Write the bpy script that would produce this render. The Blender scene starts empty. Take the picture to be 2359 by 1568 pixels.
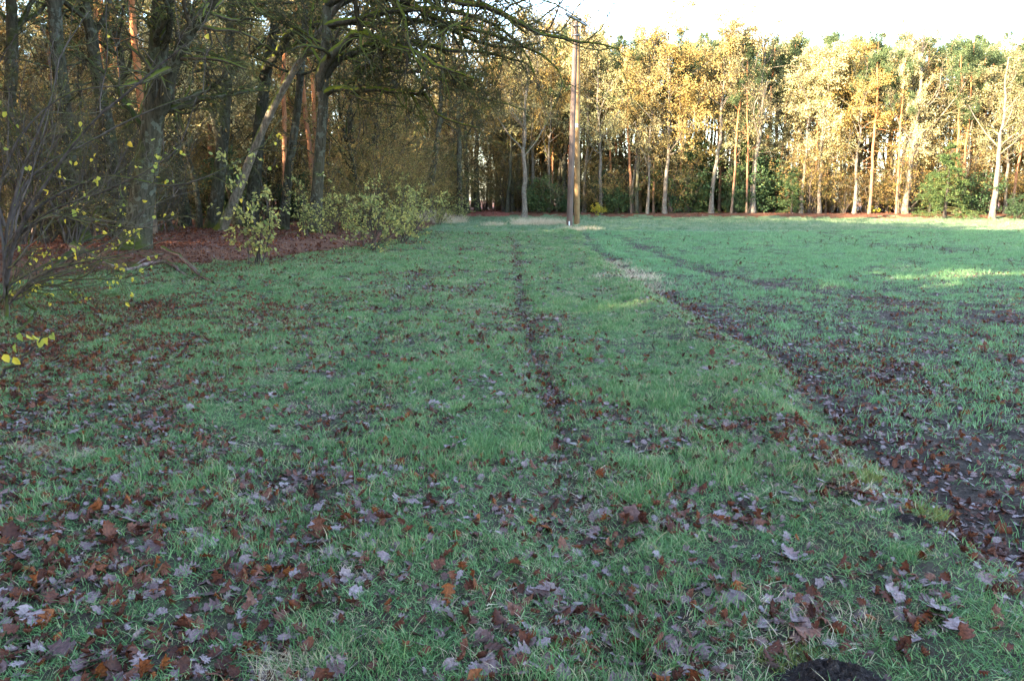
import bpy, math, random
import numpy as np
from mathutils import Vector, Matrix, Euler

S = bpy.context.scene
COL = S.collection

# ------------------------------------------------------------------ camera, sky, sun, exposure
EYE = 1.6
PITCH = math.radians(10.2)
cam_d = bpy.data.cameras.new('camera')
cam_d.sensor_width = 36.0
cam_d.lens = 27.70
cam_d.clip_start = 0.05
cam_d.clip_end = 2000.0
cam = bpy.data.objects.new('camera', cam_d)
COL.objects.link(cam)
cam.location = (0, 0, EYE)
cam.rotation_euler = (math.radians(90) - PITCH, 0, 0)
S.camera = cam

SUN_EL = math.radians(19.8)
SUN_TO = Vector((0.84, 0.54, 0)).normalized()          # horizontal direction the light travels
w = bpy.data.worlds.new("World")
S.world = w
w.use_nodes = True
wn = w.node_tree
sky = wn.nodes.new('ShaderNodeTexSky')
sky.sky_type = 'NISHITA'
sky.sun_disc = False
sky.sun_elevation = SUN_EL
sky.sun_rotation = math.atan2(-SUN_TO.x, -SUN_TO.y)      # azimuth of the sun measured from +Y
sky.air_density = 1.0
sky.dust_density = 1.2
sky.ozone_density = 1.0
bg = wn.nodes['Background']
bg.inputs['Strength'].default_value = 0.15
wn.links.new(sky.outputs[0], bg.inputs[0])

sun_d = bpy.data.lights.new('sun', 'SUN')
sun_d.energy = 5.0
sun_d.angle = math.radians(0.5)
sun_d.color = (1.0, 0.83, 0.60)
sun = bpy.data.objects.new('sun', sun_d)
COL.objects.link(sun)
sd = Vector((SUN_TO.x * math.cos(SUN_EL), SUN_TO.y * math.cos(SUN_EL), -math.sin(SUN_EL)))
sun.rotation_euler = sd.to_track_quat('-Z', 'Y').to_euler()

S.view_settings.view_transform = 'Standard'
S.view_settings.look = 'None'
S.view_settings.exposure = 3.7
S.view_settings.gamma = 1.0
S.cycles.max_bounces = 6
S.cycles.diffuse_bounces = 3
S.cycles.transmission_bounces = 4
S.cycles.transparent_max_bounces = 4

# ------------------------------------------------------------------ measuring helpers
KD = 1024.0 / 2358.0 / 788.0
CP, SP = math.cos(PITCH), math.sin(PITCH)

def ray(u, v):
    a = (u - 1179.0) * KD
    b = (784.0 - v) * KD
    return np.array([a, CP + b * SP, b * CP - SP])

def on_ground(u, v):
    d = ray(u, v)
    t = EYE / -d[2]
    return d[0] * t, d[1] * t

def at_depth(u, v, y):
    d = ray(u, v)
    t = y / d[1]
    return np.array([d[0] * t, y, EYE + d[2] * t])

_T = np.random.default_rng(11).random((256, 256))
def vnoise(x, y, seed=0):
    x = np.asarray(x, float) + seed * 17.31
    y = np.asarray(y, float) + seed * 9.77
    ix = np.floor(x).astype(int); iy = np.floor(y).astype(int)
    fx = x - ix; fy = y - iy
    fx = fx * fx * (3 - 2 * fx); fy = fy * fy * (3 - 2 * fy)
    g = lambda a, b: _T[(ix + a) % 256, (iy + b) % 256]
    return (g(0, 0) * (1 - fx) + g(1, 0) * fx) * (1 - fy) + (g(0, 1) * (1 - fx) + g(1, 1) * fx) * fy

def fbm(x, y, seed=0, o=4):
    r = 0; a = 0.5; f = 1.0; n = 0
    for k in range(o):
        r = r + a * vnoise(np.asarray(x) * f, np.asarray(y) * f, seed + k * 3); n += a
        a *= 0.5; f *= 2.03
    return r / n

def sstep(a, b, x):
    t = np.clip((np.asarray(x, float) - a) / (b - a), 0, 1)
    return t * t * (3 - 2 * t)

def curve_x(pts):
    w_ = sorted([on_ground(u, v) for u, v in pts], key=lambda p: p[1])
    ys = np.array([p[1] for p in w_]); xs = np.array([p[0] for p in w_])
    return lambda y: np.interp(y, ys, xs)

furrow_x = curve_x([(2700, 1568), (2330, 1320), (2010, 1010), (1770, 810), (1570, 695), (1450, 625), (1370, 575), (1345, 548), (1338, 535)])
rut_x = curve_x([(1400, 1568), (1330, 1200), (1285, 1020), (1255, 880), (1222, 790), (1203, 715), (1194, 650), (1187, 600), (1182, 560), (1172, 535)])
rut2_x = curve_x([(560, 1568), (700, 1100), (830, 800), (900, 705), (960, 660), (1010, 610), (1062, 560), (1085, 535)])
tram_x = curve_x([(3300, 900), (2358, 742), (1700, 640), (1560, 600), (1450, 556), (1380, 535)])
_ex = [(-60, -9.0), (0, -8.0), (9, -8.4), (14, -9.6), (18, -8.6), (22, -6.4), (27, -5.2), (34, -4.4), (45, -4.6), (55, -4.8), (66, -4.6), (70, -4.3)]
def wood_x(y):
    return np.interp(y, [p[0] for p in _ex], [p[1] for p in _ex])
def wood_y(x):                                             # far tree line
    return np.interp(x, [-6, 0, 6, 20, 35, 60, 120], [69.5, 69, 67.0, 64.3, 61.3, 56.5, 48])
def field_end(x):
    return np.interp(x, [0, 4, 20, 60], [38, 39.5, 40.5, 41.5])

def ground_z(x, y):
    x = np.asarray(x, float); y = np.asarray(y, float)
    z = 0.10 * (fbm(x * 0.12, y * 0.12, 5, 3) - 0.5)
    z = z + 0.05 * (fbm(x * 1.3, y * 1.3, 8, 3) - 0.5) + 0.012 * (vnoise(x * 9, y * 9, 4) - 0.5)
    yy = np.clip(y, 2, 60)
    near = sstep(40, 12, y)
    z = z - 0.06 * np.exp(-((x - rut_x(yy)) / 0.16) ** 2) * near * (y > 1)
    z = z - 0.05 * np.exp(-((x - rut2_x(yy)) / 0.2) ** 2) * near * (y > 1)
    df = x - furrow_x(yy) + 0.4 * (fbm(x * 1.1, y * 1.1, 85, 2) - 0.5)
    z = z - 0.08 * np.exp(-(df / 0.28) ** 2) * (y > 1) + 0.06 * np.exp(-((df + 0.5) / 0.3) ** 2) * (y > 1)
    infield = sstep(0.1, 0.6, df) * sstep(42, 38, y)
    z = z + infield * (0.06 * (fbm(x * 4.2, y * 4.2, 21, 3) - 0.5) - 0.03)
    z = z - infield * 0.04 * np.exp(-((x - tram_x(yy)) / 0.3) ** 2)
    dw = wood_x(y) - x
    z = z + 0.30 * sstep(0.2, 1.6, dw) * sstep(8, 16, y) * (0.7 + 0.6 * fbm(x * .5, y * .5, 31, 2))
    z = z + 0.4 * sstep(0, 4, y - wood_y(x) + 1.5)
    return z

def gz(x, y):
    return float(ground_z(np.array([x]), np.array([y]))[0])

# ------------------------------------------------------------------ object helpers
def tag(o, label=None, cat=None, group=None, kind=None):
    if label: o['label'] = label
    if cat: o['category'] = cat
    if group: o['group'] = group
    if kind: o['kind'] = kind
    return o

def empty(name, loc, rz=0.0, rx=0.0, ry=0.0, sc=1.0):
    o = bpy.data.objects.new(name, None)
    o.empty_display_size = 0.3
    o.location = loc
    o.rotation_euler = (rx, ry, rz)
    o.scale = (sc, sc, sc) if not hasattr(sc, '__len__') else sc
    COL.objects.link(o)
    return o

def mesh_np(name, parts):
    """parts: list of (verts Nx3, quads Mx4, material index, tint N or None)"""
    vs, qs, mi, tn = [], [], [], []
    off = 0
    for v, q, m, t in parts:
        if len(v) == 0: continue
        vs.append(np.asarray(v, np.float32)); qs.append(np.asarray(q, np.int32) + off)
        mi.append(np.full(len(q), m, np.int32))
        tn.append(np.asarray(t, np.float32) if t is not None else np.full(len(v), 0.5, np.float32))
        off += len(v)
    V = np.concatenate(vs); Q = np.concatenate(qs); M = np.concatenate(mi); T = np.concatenate(tn)
    me = bpy.data.meshes.new(name)
    me.vertices.add(len(V)); me.vertices.foreach_set('co', V.ravel())
    me.loops.add(len(Q) * 4); me.loops.foreach_set('vertex_index', Q.ravel())
    me.polygons.add(len(Q))
    me.polygons.foreach_set('loop_start', np.arange(0, len(Q) * 4, 4, dtype=np.int32))
    me.polygons.foreach_set('material_index', M)
    me.polygons.foreach_set('use_smooth', np.ones(len(Q), dtype=bool))
    me.update(calc_edges=True)
    a = me.attributes.new('tint', 'FLOAT', 'POINT')
    a.data.foreach_set('value', T)
    return me

def obj(name, me, mats, parent=None):
    if me.users == 0 or len(me.materials) == 0:
        for m in mats: me.materials.append(m)
    o = bpy.data.objects.new(name, me)
    COL.objects.link(o)
    if parent is not None: o.parent = parent
    return o

def nrmz(a):
    return a / np.maximum(np.linalg.norm(a, axis=-1, keepdims=True), 1e-9)

def tubes(P, R, sides, rng=None, jag=0.0):
    """P (N,K,3), R (N,K): tubes -> verts, quads, tint"""
    N, K, _ = P.shape
    T = nrmz(np.gradient(P, axis=1))
    ref = np.where(np.abs(T[:, :1, 2:3]) > 0.8, np.array([1.0, 0.1, 0]), np.array([0.05, 0.0, 1.0]))
    ref = np.broadcast_to(ref, T.shape)
    A = nrmz(np.cross(T, ref)); B = np.cross(T, A)
    ang = np.arange(sides) / sides * 2 * math.pi
    ca, sa = np.cos(ang), np.sin(ang)
    rr = R[:, :, None]
    if jag and rng is not None:
        rr = rr * (1 + jag * rng.standard_normal((N, K, sides)))
    V = P[:, :, None, :] + rr[..., None] * (A[:, :, None, :] * ca[None, None, :, None] + B[:, :, None, :] * sa[None, None, :, None])
    idx = np.arange(N * K * sides).reshape(N, K, sides)
    a = idx[:, :-1, :]; b = np.roll(a, -1, axis=2); d = idx[:, 1:, :]; c = np.roll(d, -1, axis=2)
    Q = np.stack([a, b, c, d], -1).reshape(-1, 4)
    tint = np.repeat((rng or np.random.default_rng(0)).random(N), K * sides)
    return V.reshape(-1, 3), Q, tint

def smooth_path(pts, K):
    p = np.asarray(pts, float)
    d = np.concatenate([[0], np.cumsum(np.linalg.norm(np.diff(p, axis=0), axis=1))])
    t = np.linspace(0, d[-1], K)
    n = len(p)
    m = np.zeros_like(p)
    for i in range(n):
        i0, i1 = max(i - 1, 0), min(i + 1, n - 1)
        m[i] = (p[i1] - p[i0]) / max(d[i1] - d[i0], 1e-6)
    out = np.zeros((K, p.shape[1]))
    seg = np.clip(np.searchsorted(d, t, side='right') - 1, 0, n - 2)
    h = d[seg + 1] - d[seg]; s = ((t - d[seg]) / h)[:, None]; h = h[:, None]
    out = (2 * s**3 - 3 * s**2 + 1) * p[seg] + (s**3 - 2 * s**2 + s) * h * m[seg] + (-2 * s**3 + 3 * s**2) * p[seg + 1] + (s**3 - s**2) * h * m[seg + 1]
    return out

def children(rng, P, R, n, t0, t1, ang, aj, lenf, lj, rf, K, wob, trop, taper=0.35, rmin=0.004, power=1.0, bias=None, minlen=0.0, droop=0.0):
    """n child branches on each parent"""
    N, K0, _ = P.shape
    t = t0 + (t1 - t0) * rng.random((N, n)) ** power
    f = t * (K0 - 1); i = np.clip(f.astype(int), 0, K0 - 2); fr = (f - i)[..., None]
    ar = np.arange(N)[:, None]
    pos = P[ar, i] * (1 - fr) + P[ar, i + 1] * fr
    tan = nrmz(P[ar, i + 1] - P[ar, i])
    rad = R[ar, i] * (1 - fr[..., 0]) + R[ar, i + 1] * fr[..., 0]
    Lp = np.linalg.norm(np.diff(P, axis=1), axis=2).sum(1)[:, None]
    rv = rng.standard_normal((N, n, 3))
    if bias is not None: rv = rv + np.asarray(bias)
    perp = nrmz(rv - (rv * tan).sum(-1, keepdims=True) * tan)
    a = np.radians(ang + aj * rng.standard_normal((N, n)))[..., None]
    d = nrmz(tan * np.cos(a) + perp * np.sin(a))
    L = lenf * Lp * (1.15 - 0.65 * t) * (1 + lj * (rng.random((N, n)) * 2 - 1))
    L = np.maximum(L, minlen)
    r0 = np.maximum(np.minimum(rf * rad, rad * 0.85), rmin)
    M = N * n
    pos = pos.reshape(M, 3); d = d.reshape(M, 3); L = L.reshape(M); r0 = r0.reshape(M)
    out = np.zeros((M, K, 3)); out[:, 0] = pos
    for k in range(1, K):
        d = nrmz(d + wob * rng.standard_normal((M, 3)) + np.array([0, 0, trop - droop * k / K]))
        out[:, k] = out[:, k - 1] + d * (L / (K - 1))[:, None]
    rr = r0[:, None] * np.linspace(1, taper, K)[None, :]
    return out, rr

def leaf_quads(pos, d, nrm, L, W, fold=0.25):
    d = nrmz(d); s = nrmz(np.cross(d, nrm)); n = np.cross(s, d)
    L = L[:, None]; W = W[:, None]
    up = n * W * fold
    v = np.stack([pos, pos + d * L * .33 + s * W * .5 + up, pos + d * L * .72 + s * W * .36 + up * .7, pos + d * L - n * L * .08,
                  pos + d * L * .72 - s * W * .36 + up * .7, pos + d * L * .33 - s * W * .5 + up], 1)
    N = len(pos)
    b = np.arange(N)[:, None] * 6
    q = np.concatenate([b + np.array([0, 1, 2, 3]), b + np.array([0, 3, 4, 5])], 1).reshape(-1, 4)
    return v.reshape(-1, 3), q

def leaves_on(rng, P, n, L, W, droop=0.3, spread=0.05, flat=0.5, t0=0.2, tintgrp=True, keep=1.0):
    N, K, _ = P.shape
    if keep < 1.0:
        P = P[rng.random(N) < keep]; N = len(P)
    t = t0 + (1 - t0) * rng.random((N, n))
    f = t * (K - 1); i = np.clip(f.astype(int), 0, K - 2); fr = (f - i)[..., None]
    ar = np.arange(N)[:, None]
    pos = P[ar, i] * (1 - fr) + P[ar, i + 1] * fr
    tan = nrmz(P[ar, i + 1] - P[ar, i])
    M = N * n
    pos = pos.reshape(M, 3) + spread * rng.standard_normal((M, 3))
    d = nrmz(tan.reshape(M, 3) * 0.6 + rng.standard_normal((M, 3)) * 0.7 + np.array([0, 0, -droop]))
    nr = nrmz(rng.standard_normal((M, 3)) + np.array([0, 0, flat * 2]))
    ll = L * (0.7 + 0.6 * rng.random(M)); ww = W * (0.7 + 0.6 * rng.random(M))
    v, q = leaf_quads(pos, d, nr, ll, ww)
    base = np.repeat(rng.random(N), n) if tintgrp else rng.random(M)
    tint = np.clip(0.55 * base + 0.45 * rng.random(M), 0, 1)
    return v, q, np.repeat(tint, 6)

# ------------------------------------------------------------------ materials
def new_mat(name):
    m = bpy.data.materials.new(name); m.use_nodes = True
    nt = m.node_tree
    for n in list(nt.nodes): nt.nodes.remove(n)
    out = nt.nodes.new('ShaderNodeOutputMaterial')
    return m, nt, out

def ramp(nt, cols, fac):
    r = nt.nodes.new('ShaderNodeValToRGB')
    e = r.color_ramp.elements
    for k, (p, c) in enumerate(cols):
        el = e[k] if k < 2 else e.new(p)
        el.position = p; el.color = (c[0], c[1], c[2], 1)
    nt.links.new(fac, r.inputs[0])
    return r.outputs[0]

def noise(nt, vec, scale, detail=4, rough=0.55):
    n = nt.nodes.new('ShaderNodeTexNoise')
    n.inputs['Scale'].default_value = scale; n.inputs['Detail'].default_value = detail; n.inputs['Roughness'].default_value = rough
    nt.links.new(vec, n.inputs['Vector'])
    return n.outputs['Fac']

def math_n(nt, op, a, b=None, c=None, clamp=False):
    n = nt.nodes.new('ShaderNodeMath'); n.operation = op; n.use_clamp = clamp
    for k, x in enumerate((a, b, c)):
        if x is None: continue
        if isinstance(x, (int, float)): n.inputs[k].default_value = x
        else: nt.links.new(x, n.inputs[k])
    return n.outputs[0]

def mixc(nt, fac, a, b, mode='MIX'):
    n = nt.nodes.new('ShaderNodeMix'); n.data_type = 'RGBA'; n.blend_type = mode
    for s_, x in ((n.inputs[0], fac), (n.inputs[6], a), (n.inputs[7], b)):
        if isinstance(x, (int, float)): s_.default_value = x
        elif isinstance(x, tuple): s_.default_value = (x[0], x[1], x[2], 1)
        else: nt.links.new(x, s_)
    return n.outputs[2]

def attr(nt, name):
    n = nt.nodes.new('ShaderNodeAttribute'); n.attribute_name = name
    return n.outputs['Fac']

def leaf_mat(name, cols, transl=0.35, rough=0.6, objvar=0.25, spec=0.15, spots=0.0):
    m, nt, out = new_mat(name)
    oi = nt.nodes.new('ShaderNodeObjectInfo')
    t = attr(nt, 'tint')
    t = math_n(nt, 'ADD', t, math_n(nt, 'MULTIPLY', math_n(nt, 'SUBTRACT', oi.outputs['Random'], 0.5), objvar), clamp=True)
    c = ramp(nt, cols, t)
    if spots > 0:
        tc = nt.nodes.new('ShaderNodeTexCoord')
        n1 = noise(nt, tc.outputs['Object'], 7.0, 5, 0.7)
        c = mixc(nt, spots, c, mixc(nt, 1.0, c, ramp(nt, [(0.35, (0.35, 0.3, 0.3)), (0.5, (1.0, 0.95, 0.9)), (0.68, (1.6, 1.5, 1.45))], n1), 'MULTIPLY'))
    p = nt.nodes.new('ShaderNodeBsdfPrincipled')
    nt.links.new(c, p.inputs['Base Color'])
    p.inputs['Roughness'].default_value = rough
    p.inputs['Specular IOR Level'].default_value = spec
    tr = nt.nodes.new('ShaderNodeBsdfTranslucent')
    nt.links.new(c, tr.inputs['Color'])
    mx = nt.nodes.new('ShaderNodeMixShader'); mx.inputs[0].default_value = transl
    nt.links.new(p.outputs[0], mx.inputs[1]); nt.links.new(tr.outputs[0], mx.inputs[2])
    nt.links.new(mx.outputs[0], out.inputs[0])
    return m

def bark_mat(name, dark, light, moss=0.4, mosscol=(0.075, 0.085, 0.015), scale=1.0, red=None, lichen=0.0, bump=0.6):
    m, nt, out = new_mat(name)
    tc = nt.nodes.new('ShaderNodeTexCoord')
    mp = nt.nodes.new('ShaderNodeMapping'); mp.inputs['Scale'].default_value = (9 * scale, 9 * scale, 1.6 * scale)
    nt.links.new(tc.outputs['Object'], mp.inputs[0])
    oi = nt.nodes.new('ShaderNodeObjectInfo')
    n1 = noise(nt, mp.outputs[0], 1.6, 6, 0.65)
    n2 = noise(nt, tc.outputs['Object'], 1.1, 4)
    n3 = noise(nt, tc.outputs['Object'], 5.0, 5, 0.6)
    c = ramp(nt, [(0.3, dark), (0.52, tuple((a + b) / 2 for a, b in zip(dark, light))), (0.72, light)], n1)
    if red is not None:
        sx = nt.nodes.new('ShaderNodeSeparateXYZ'); nt.links.new(tc.outputs['Object'], sx.inputs[0])
        z = math_n(nt, 'ADD', sx.outputs[2], math_n(nt, 'MULTIPLY', n2, 4.0))
        f = nt.nodes.new('ShaderNodeMapRange'); f.inputs[1].default_value = 3.0; f.inputs[2].default_value = 9.0
        nt.links.new(z, f.inputs[0])
        c = mixc(nt, f.outputs[0], c, mixc(nt, n1, tuple(x * 0.55 for x in red), red))
    if lichen > 0:
        lf = math_n(nt, 'MULTIPLY', math_n(nt, 'GREATER_THAN', n3, 0.56), lichen)
        c = mixc(nt, lf, c, (0.30, 0.34, 0.28))
    geo = nt.nodes.new('ShaderNodeNewGeometry')
    sn = nt.nodes.new('ShaderNodeSeparateXYZ'); nt.links.new(geo.outputs['Normal'], sn.inputs[0])
    mo = math_n(nt, 'ADD', math_n(nt, 'MULTIPLY', sn.outputs[2], 0.55), math_n(nt, 'MULTIPLY', n2, 1.3))
    mo = math_n(nt, 'ADD', mo, math_n(nt, 'MULTIPLY', n3, 0.5))
    mr = nt.nodes.new('ShaderNodeMapRange'); mr.inputs[1].default_value = 1.35 - moss; mr.inputs[2].default_value = 1.55 - moss
    nt.links.new(mo, mr.inputs[0])
    c = mixc(nt, mr.outputs[0], c, mixc(nt, n3, tuple(x * 0.6 for x in mosscol), mosscol))
    c = mixc(nt, 1.0, c, ramp(nt, [(0, (0.8, 0.8, 0.8)), (1, (1.15, 1.1, 1.05))], oi.outputs['Random']), 'MULTIPLY')
    p = nt.nodes.new('ShaderNodeBsdfPrincipled')
    nt.links.new(c, p.inputs['Base Color'])
    p.inputs['Roughness'].default_value = 0.9
    p.inputs['Specular IOR Level'].default_value = 0.06
    b = nt.nodes.new('ShaderNodeBump'); b.inputs['Strength'].default_value = bump; b.inputs['Distance'].default_value = 0.04
    nt.links.new(n1, b.inputs['Height']); nt.links.new(b.outputs[0], p.inputs['Normal'])
    nt.links.new(p.outputs[0], out.inputs[0])
    return m

def ground_mat(name, cols, scale=3.0, fine=30.0, bump=0.6, cols2=None, dist=0.03):
    m, nt, out = new_mat(name)
    g = nt.nodes.new('ShaderNodeNewGeometry')
    n1 = noise(nt, g.outputs['Position'], scale, 6, 0.65)
    n2 = noise(nt, g.outputs['Position'], fine, 5, 0.7)
    f = math_n(nt, 'ADD', math_n(nt, 'MULTIPLY', n1, 0.55), math_n(nt, 'MULTIPLY', n2, 0.45))
    c = ramp(nt, cols, f)
    if cols2:
        n3 = noise(nt, g.outputs['Position'], scale * 0.15, 4, 0.6)
        c2 = ramp(nt, cols2, f)
        mr = nt.nodes.new('ShaderNodeMapRange'); mr.inputs[1].default_value = 0.42; mr.inputs[2].default_value = 0.6
        nt.links.new(n3, mr.inputs[0])
        c = mixc(nt, mr.outputs[0], c, c2)
    p = nt.nodes.new('ShaderNodeBsdfPrincipled')
    nt.links.new(c, p.inputs['Base Color']); p.inputs['Roughness'].default_value = 0.95
    p.inputs['Specular IOR Level'].default_value = 0.1
    b = nt.nodes.new('ShaderNodeBump'); b.inputs['Strength'].default_value = bump; b.inputs['Distance'].default_value = dist
    nt.links.new(n2, b.inputs['Height']); nt.links.new(b.outputs[0], p.inputs['Normal'])
    nt.links.new(p.outputs[0], out.inputs[0])
    return m

M_OAK = bark_mat('oak_bark', (0.012, 0.011, 0.007), (0.068, 0.061, 0.042), 0.38, mosscol=(0.042, 0.05, 0.012), lichen=0.12)
M_MOSSY = bark_mat('mossy_bark', (0.018, 0.016, 0.012), (0.075, 0.068, 0.05), 0.55, mosscol=(0.085, 0.10, 0.012))
M_LEAN = bark_mat('leaning_bark', (0.035, 0.03, 0.023), (0.19, 0.16, 0.125), 0.4, lichen=0.1)
M_GREYOAK = bark_mat('pale_oak_bark', (0.04, 0.033, 0.026), (0.19, 0.155, 0.122), 0.3, lichen=0.2)
M_DARK = bark_mat('dark_bark', (0.012, 0.011, 0.010), (0.06, 0.052, 0.042), 0.3)
M_PINE = bark_mat('pine_bark', (0.05, 0.035, 0.026), (0.20, 0.14, 0.10), 0.05, red=(0.42, 0.17, 0.075))
M_TWIG = bark_mat('twig_bark', (0.028, 0.024, 0.018), (0.10, 0.085, 0.065), 0.45, bump=0.0)
M_TWIGPALE = bark_mat('pale_twig_bark', (0.05, 0.04, 0.026), (0.20, 0.165, 0.11), 0.35, mosscol=(0.12, 0.12, 0.045), bump=0.0)
M_SHRUBTWIG = bark_mat('shrub_bark', (0.02, 0.015, 0.013), (0.12, 0.098, 0.09), 0.35, bump=0.1)
M_DEADWOOD = bark_mat('deadwood_bark', (0.06, 0.035, 0.03), (0.27, 0.17, 0.15), 0.12, lichen=0.2)

L_GOLD = leaf_mat('golden_oak_leaf', [(0, (0.17, 0.12, 0.05)), (0.3, (0.36, 0.27, 0.11)), (0.65, (0.50, 0.41, 0.19)), (1, (0.45, 0.43, 0.23))], 0.35, objvar=0.6)
L_AMBER = leaf_mat('amber_oak_leaf', [(0, (0.14, 0.09, 0.032)), (0.4, (0.32, 0.21, 0.065)), (0.75, (0.48, 0.34, 0.10)), (1, (0.55, 0.42, 0.14))], 0.35, objvar=0.4)
L_OLIVE = leaf_mat('olive_oak_leaf', [(0, (0.13, 0.12, 0.05)), (0.4, (0.29, 0.26, 0.11)), (0.75, (0.42, 0.38, 0.18)), (1, (0.50, 0.48, 0.27))], 0.35, objvar=0.5)
L_BROWN = leaf_mat('brown_hanging_leaf', [(0, (0.08, 0.045, 0.018)), (0.4, (0.19, 0.11, 0.04)), (0.7, (0.27, 0.18, 0.055)), (1, (0.19, 0.18, 0.05))], 0.35, objvar=0.4)
L_HAZEL = leaf_mat('yellow_green_leaf', [(0, (0.10, 0.13, 0.04)), (0.3, (0.19, 0.20, 0.065)), (0.65, (0.33, 0.30, 0.09)), (1, (0.50, 0.40, 0.10))], 0.4, objvar=0.2)
L_YELLOW = leaf_mat('yellow_leaf', [(0, (0.14, 0.19, 0.04)), (0.35, (0.32, 0.31, 0.05)), (0.75, (0.55, 0.40, 0.04)), (1, (0.50, 0.26, 0.03))], 0.4, objvar=0.1)
L_PINE = leaf_mat('pine_needle', [(0, (0.025, 0.045, 0.02)), (0.5, (0.06, 0.085, 0.035)), (1, (0.12, 0.14, 0.055))], 0.15, objvar=0.3)
L_SPRUCE = leaf_mat('spruce_needle', [(0, (0.018, 0.04, 0.016)), (0.6, (0.05, 0.082, 0.026)), (1, (0.11, 0.14, 0.04))], 0.15, objvar=0.3)
L_EVER = leaf_mat('evergreen_leaf', [(0, (0.016, 0.034, 0.015)), (0.6, (0.036, 0.066, 0.024)), (1, (0.11, 0.125, 0.035))], 0.15, objvar=0.5)

# litter and grass materials
LEAF_RUST = leaf_mat('rust_oak_leaf', [(0, (0.065, 0.020, 0.010)), (0.5, (0.13, 0.038, 0.013)), (1, (0.22, 0.075, 0.022))], 0.2, 0.6, objvar=0.8, spec=0.15, spots=0.85)
LEAF_MAUVE = leaf_mat('mauve_oak_leaf', [(0, (0.065, 0.032, 0.03)), (0.5, (0.13, 0.082, 0.08)), (1, (0.20, 0.15, 0.15))], 0.1, 0.55, objvar=0.9, spec=0.3, spots=0.85)
LEAF_BROWN = leaf_mat('dark_brown_oak_leaf', [(0, (0.04, 0.014, 0.009)), (0.5, (0.088, 0.031, 0.019)), (1, (0.15, 0.064, 0.04))], 0.15, 0.6, objvar=0.9, spec=0.15, spots=0.85)
G_BLADE = leaf_mat('grass_blade', [(0, (0.052, 0.115, 0.038)), (0.45, (0.105, 0.205, 0.066)), (0.8, (0.19, 0.285, 0.11)), (1, (0.34, 0.29, 0.16))], 0.35, 0.55, objvar=0.55, spec=0.22)
G_WHEAT = leaf_mat('wheat_blade', [(0, (0.08, 0.17, 0.062)), (0.5, (0.145, 0.27, 0.11)), (1, (0.26, 0.37, 0.185))], 0.35, 0.55, objvar=0.5, spec=0.2)
G_FROST = leaf_mat('frosted_grass_blade', [(0, (0.06, 0.115, 0.045)), (0.5, (0.125, 0.19, 0.095)), (1, (0.28, 0.26, 0.17))], 0.3, 0.6, objvar=0.7, spec=0.3)
G_DRY = leaf_mat('dry_grass_blade', [(0, (0.28, 0.21, 0.13)), (0.5, (0.45, 0.35, 0.23)), (1, (0.60, 0.50, 0.36))], 0.3, 0.6, objvar=0.4)
G_MOSS = leaf_mat('moss_blade', [(0, (0.10, 0.12, 0.03)), (1, (0.26, 0.25, 0.07))], 0.3, 0.7, objvar=0.3)
M_SOIL = ground_mat('dark_soil', [(0.35, (0.010, 0.008, 0.008)), (0.52, (0.035, 0.027, 0.025)), (0.66, (0.09, 0.07, 0.064))], 30, 90, 1.0, dist=0.03)

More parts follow.
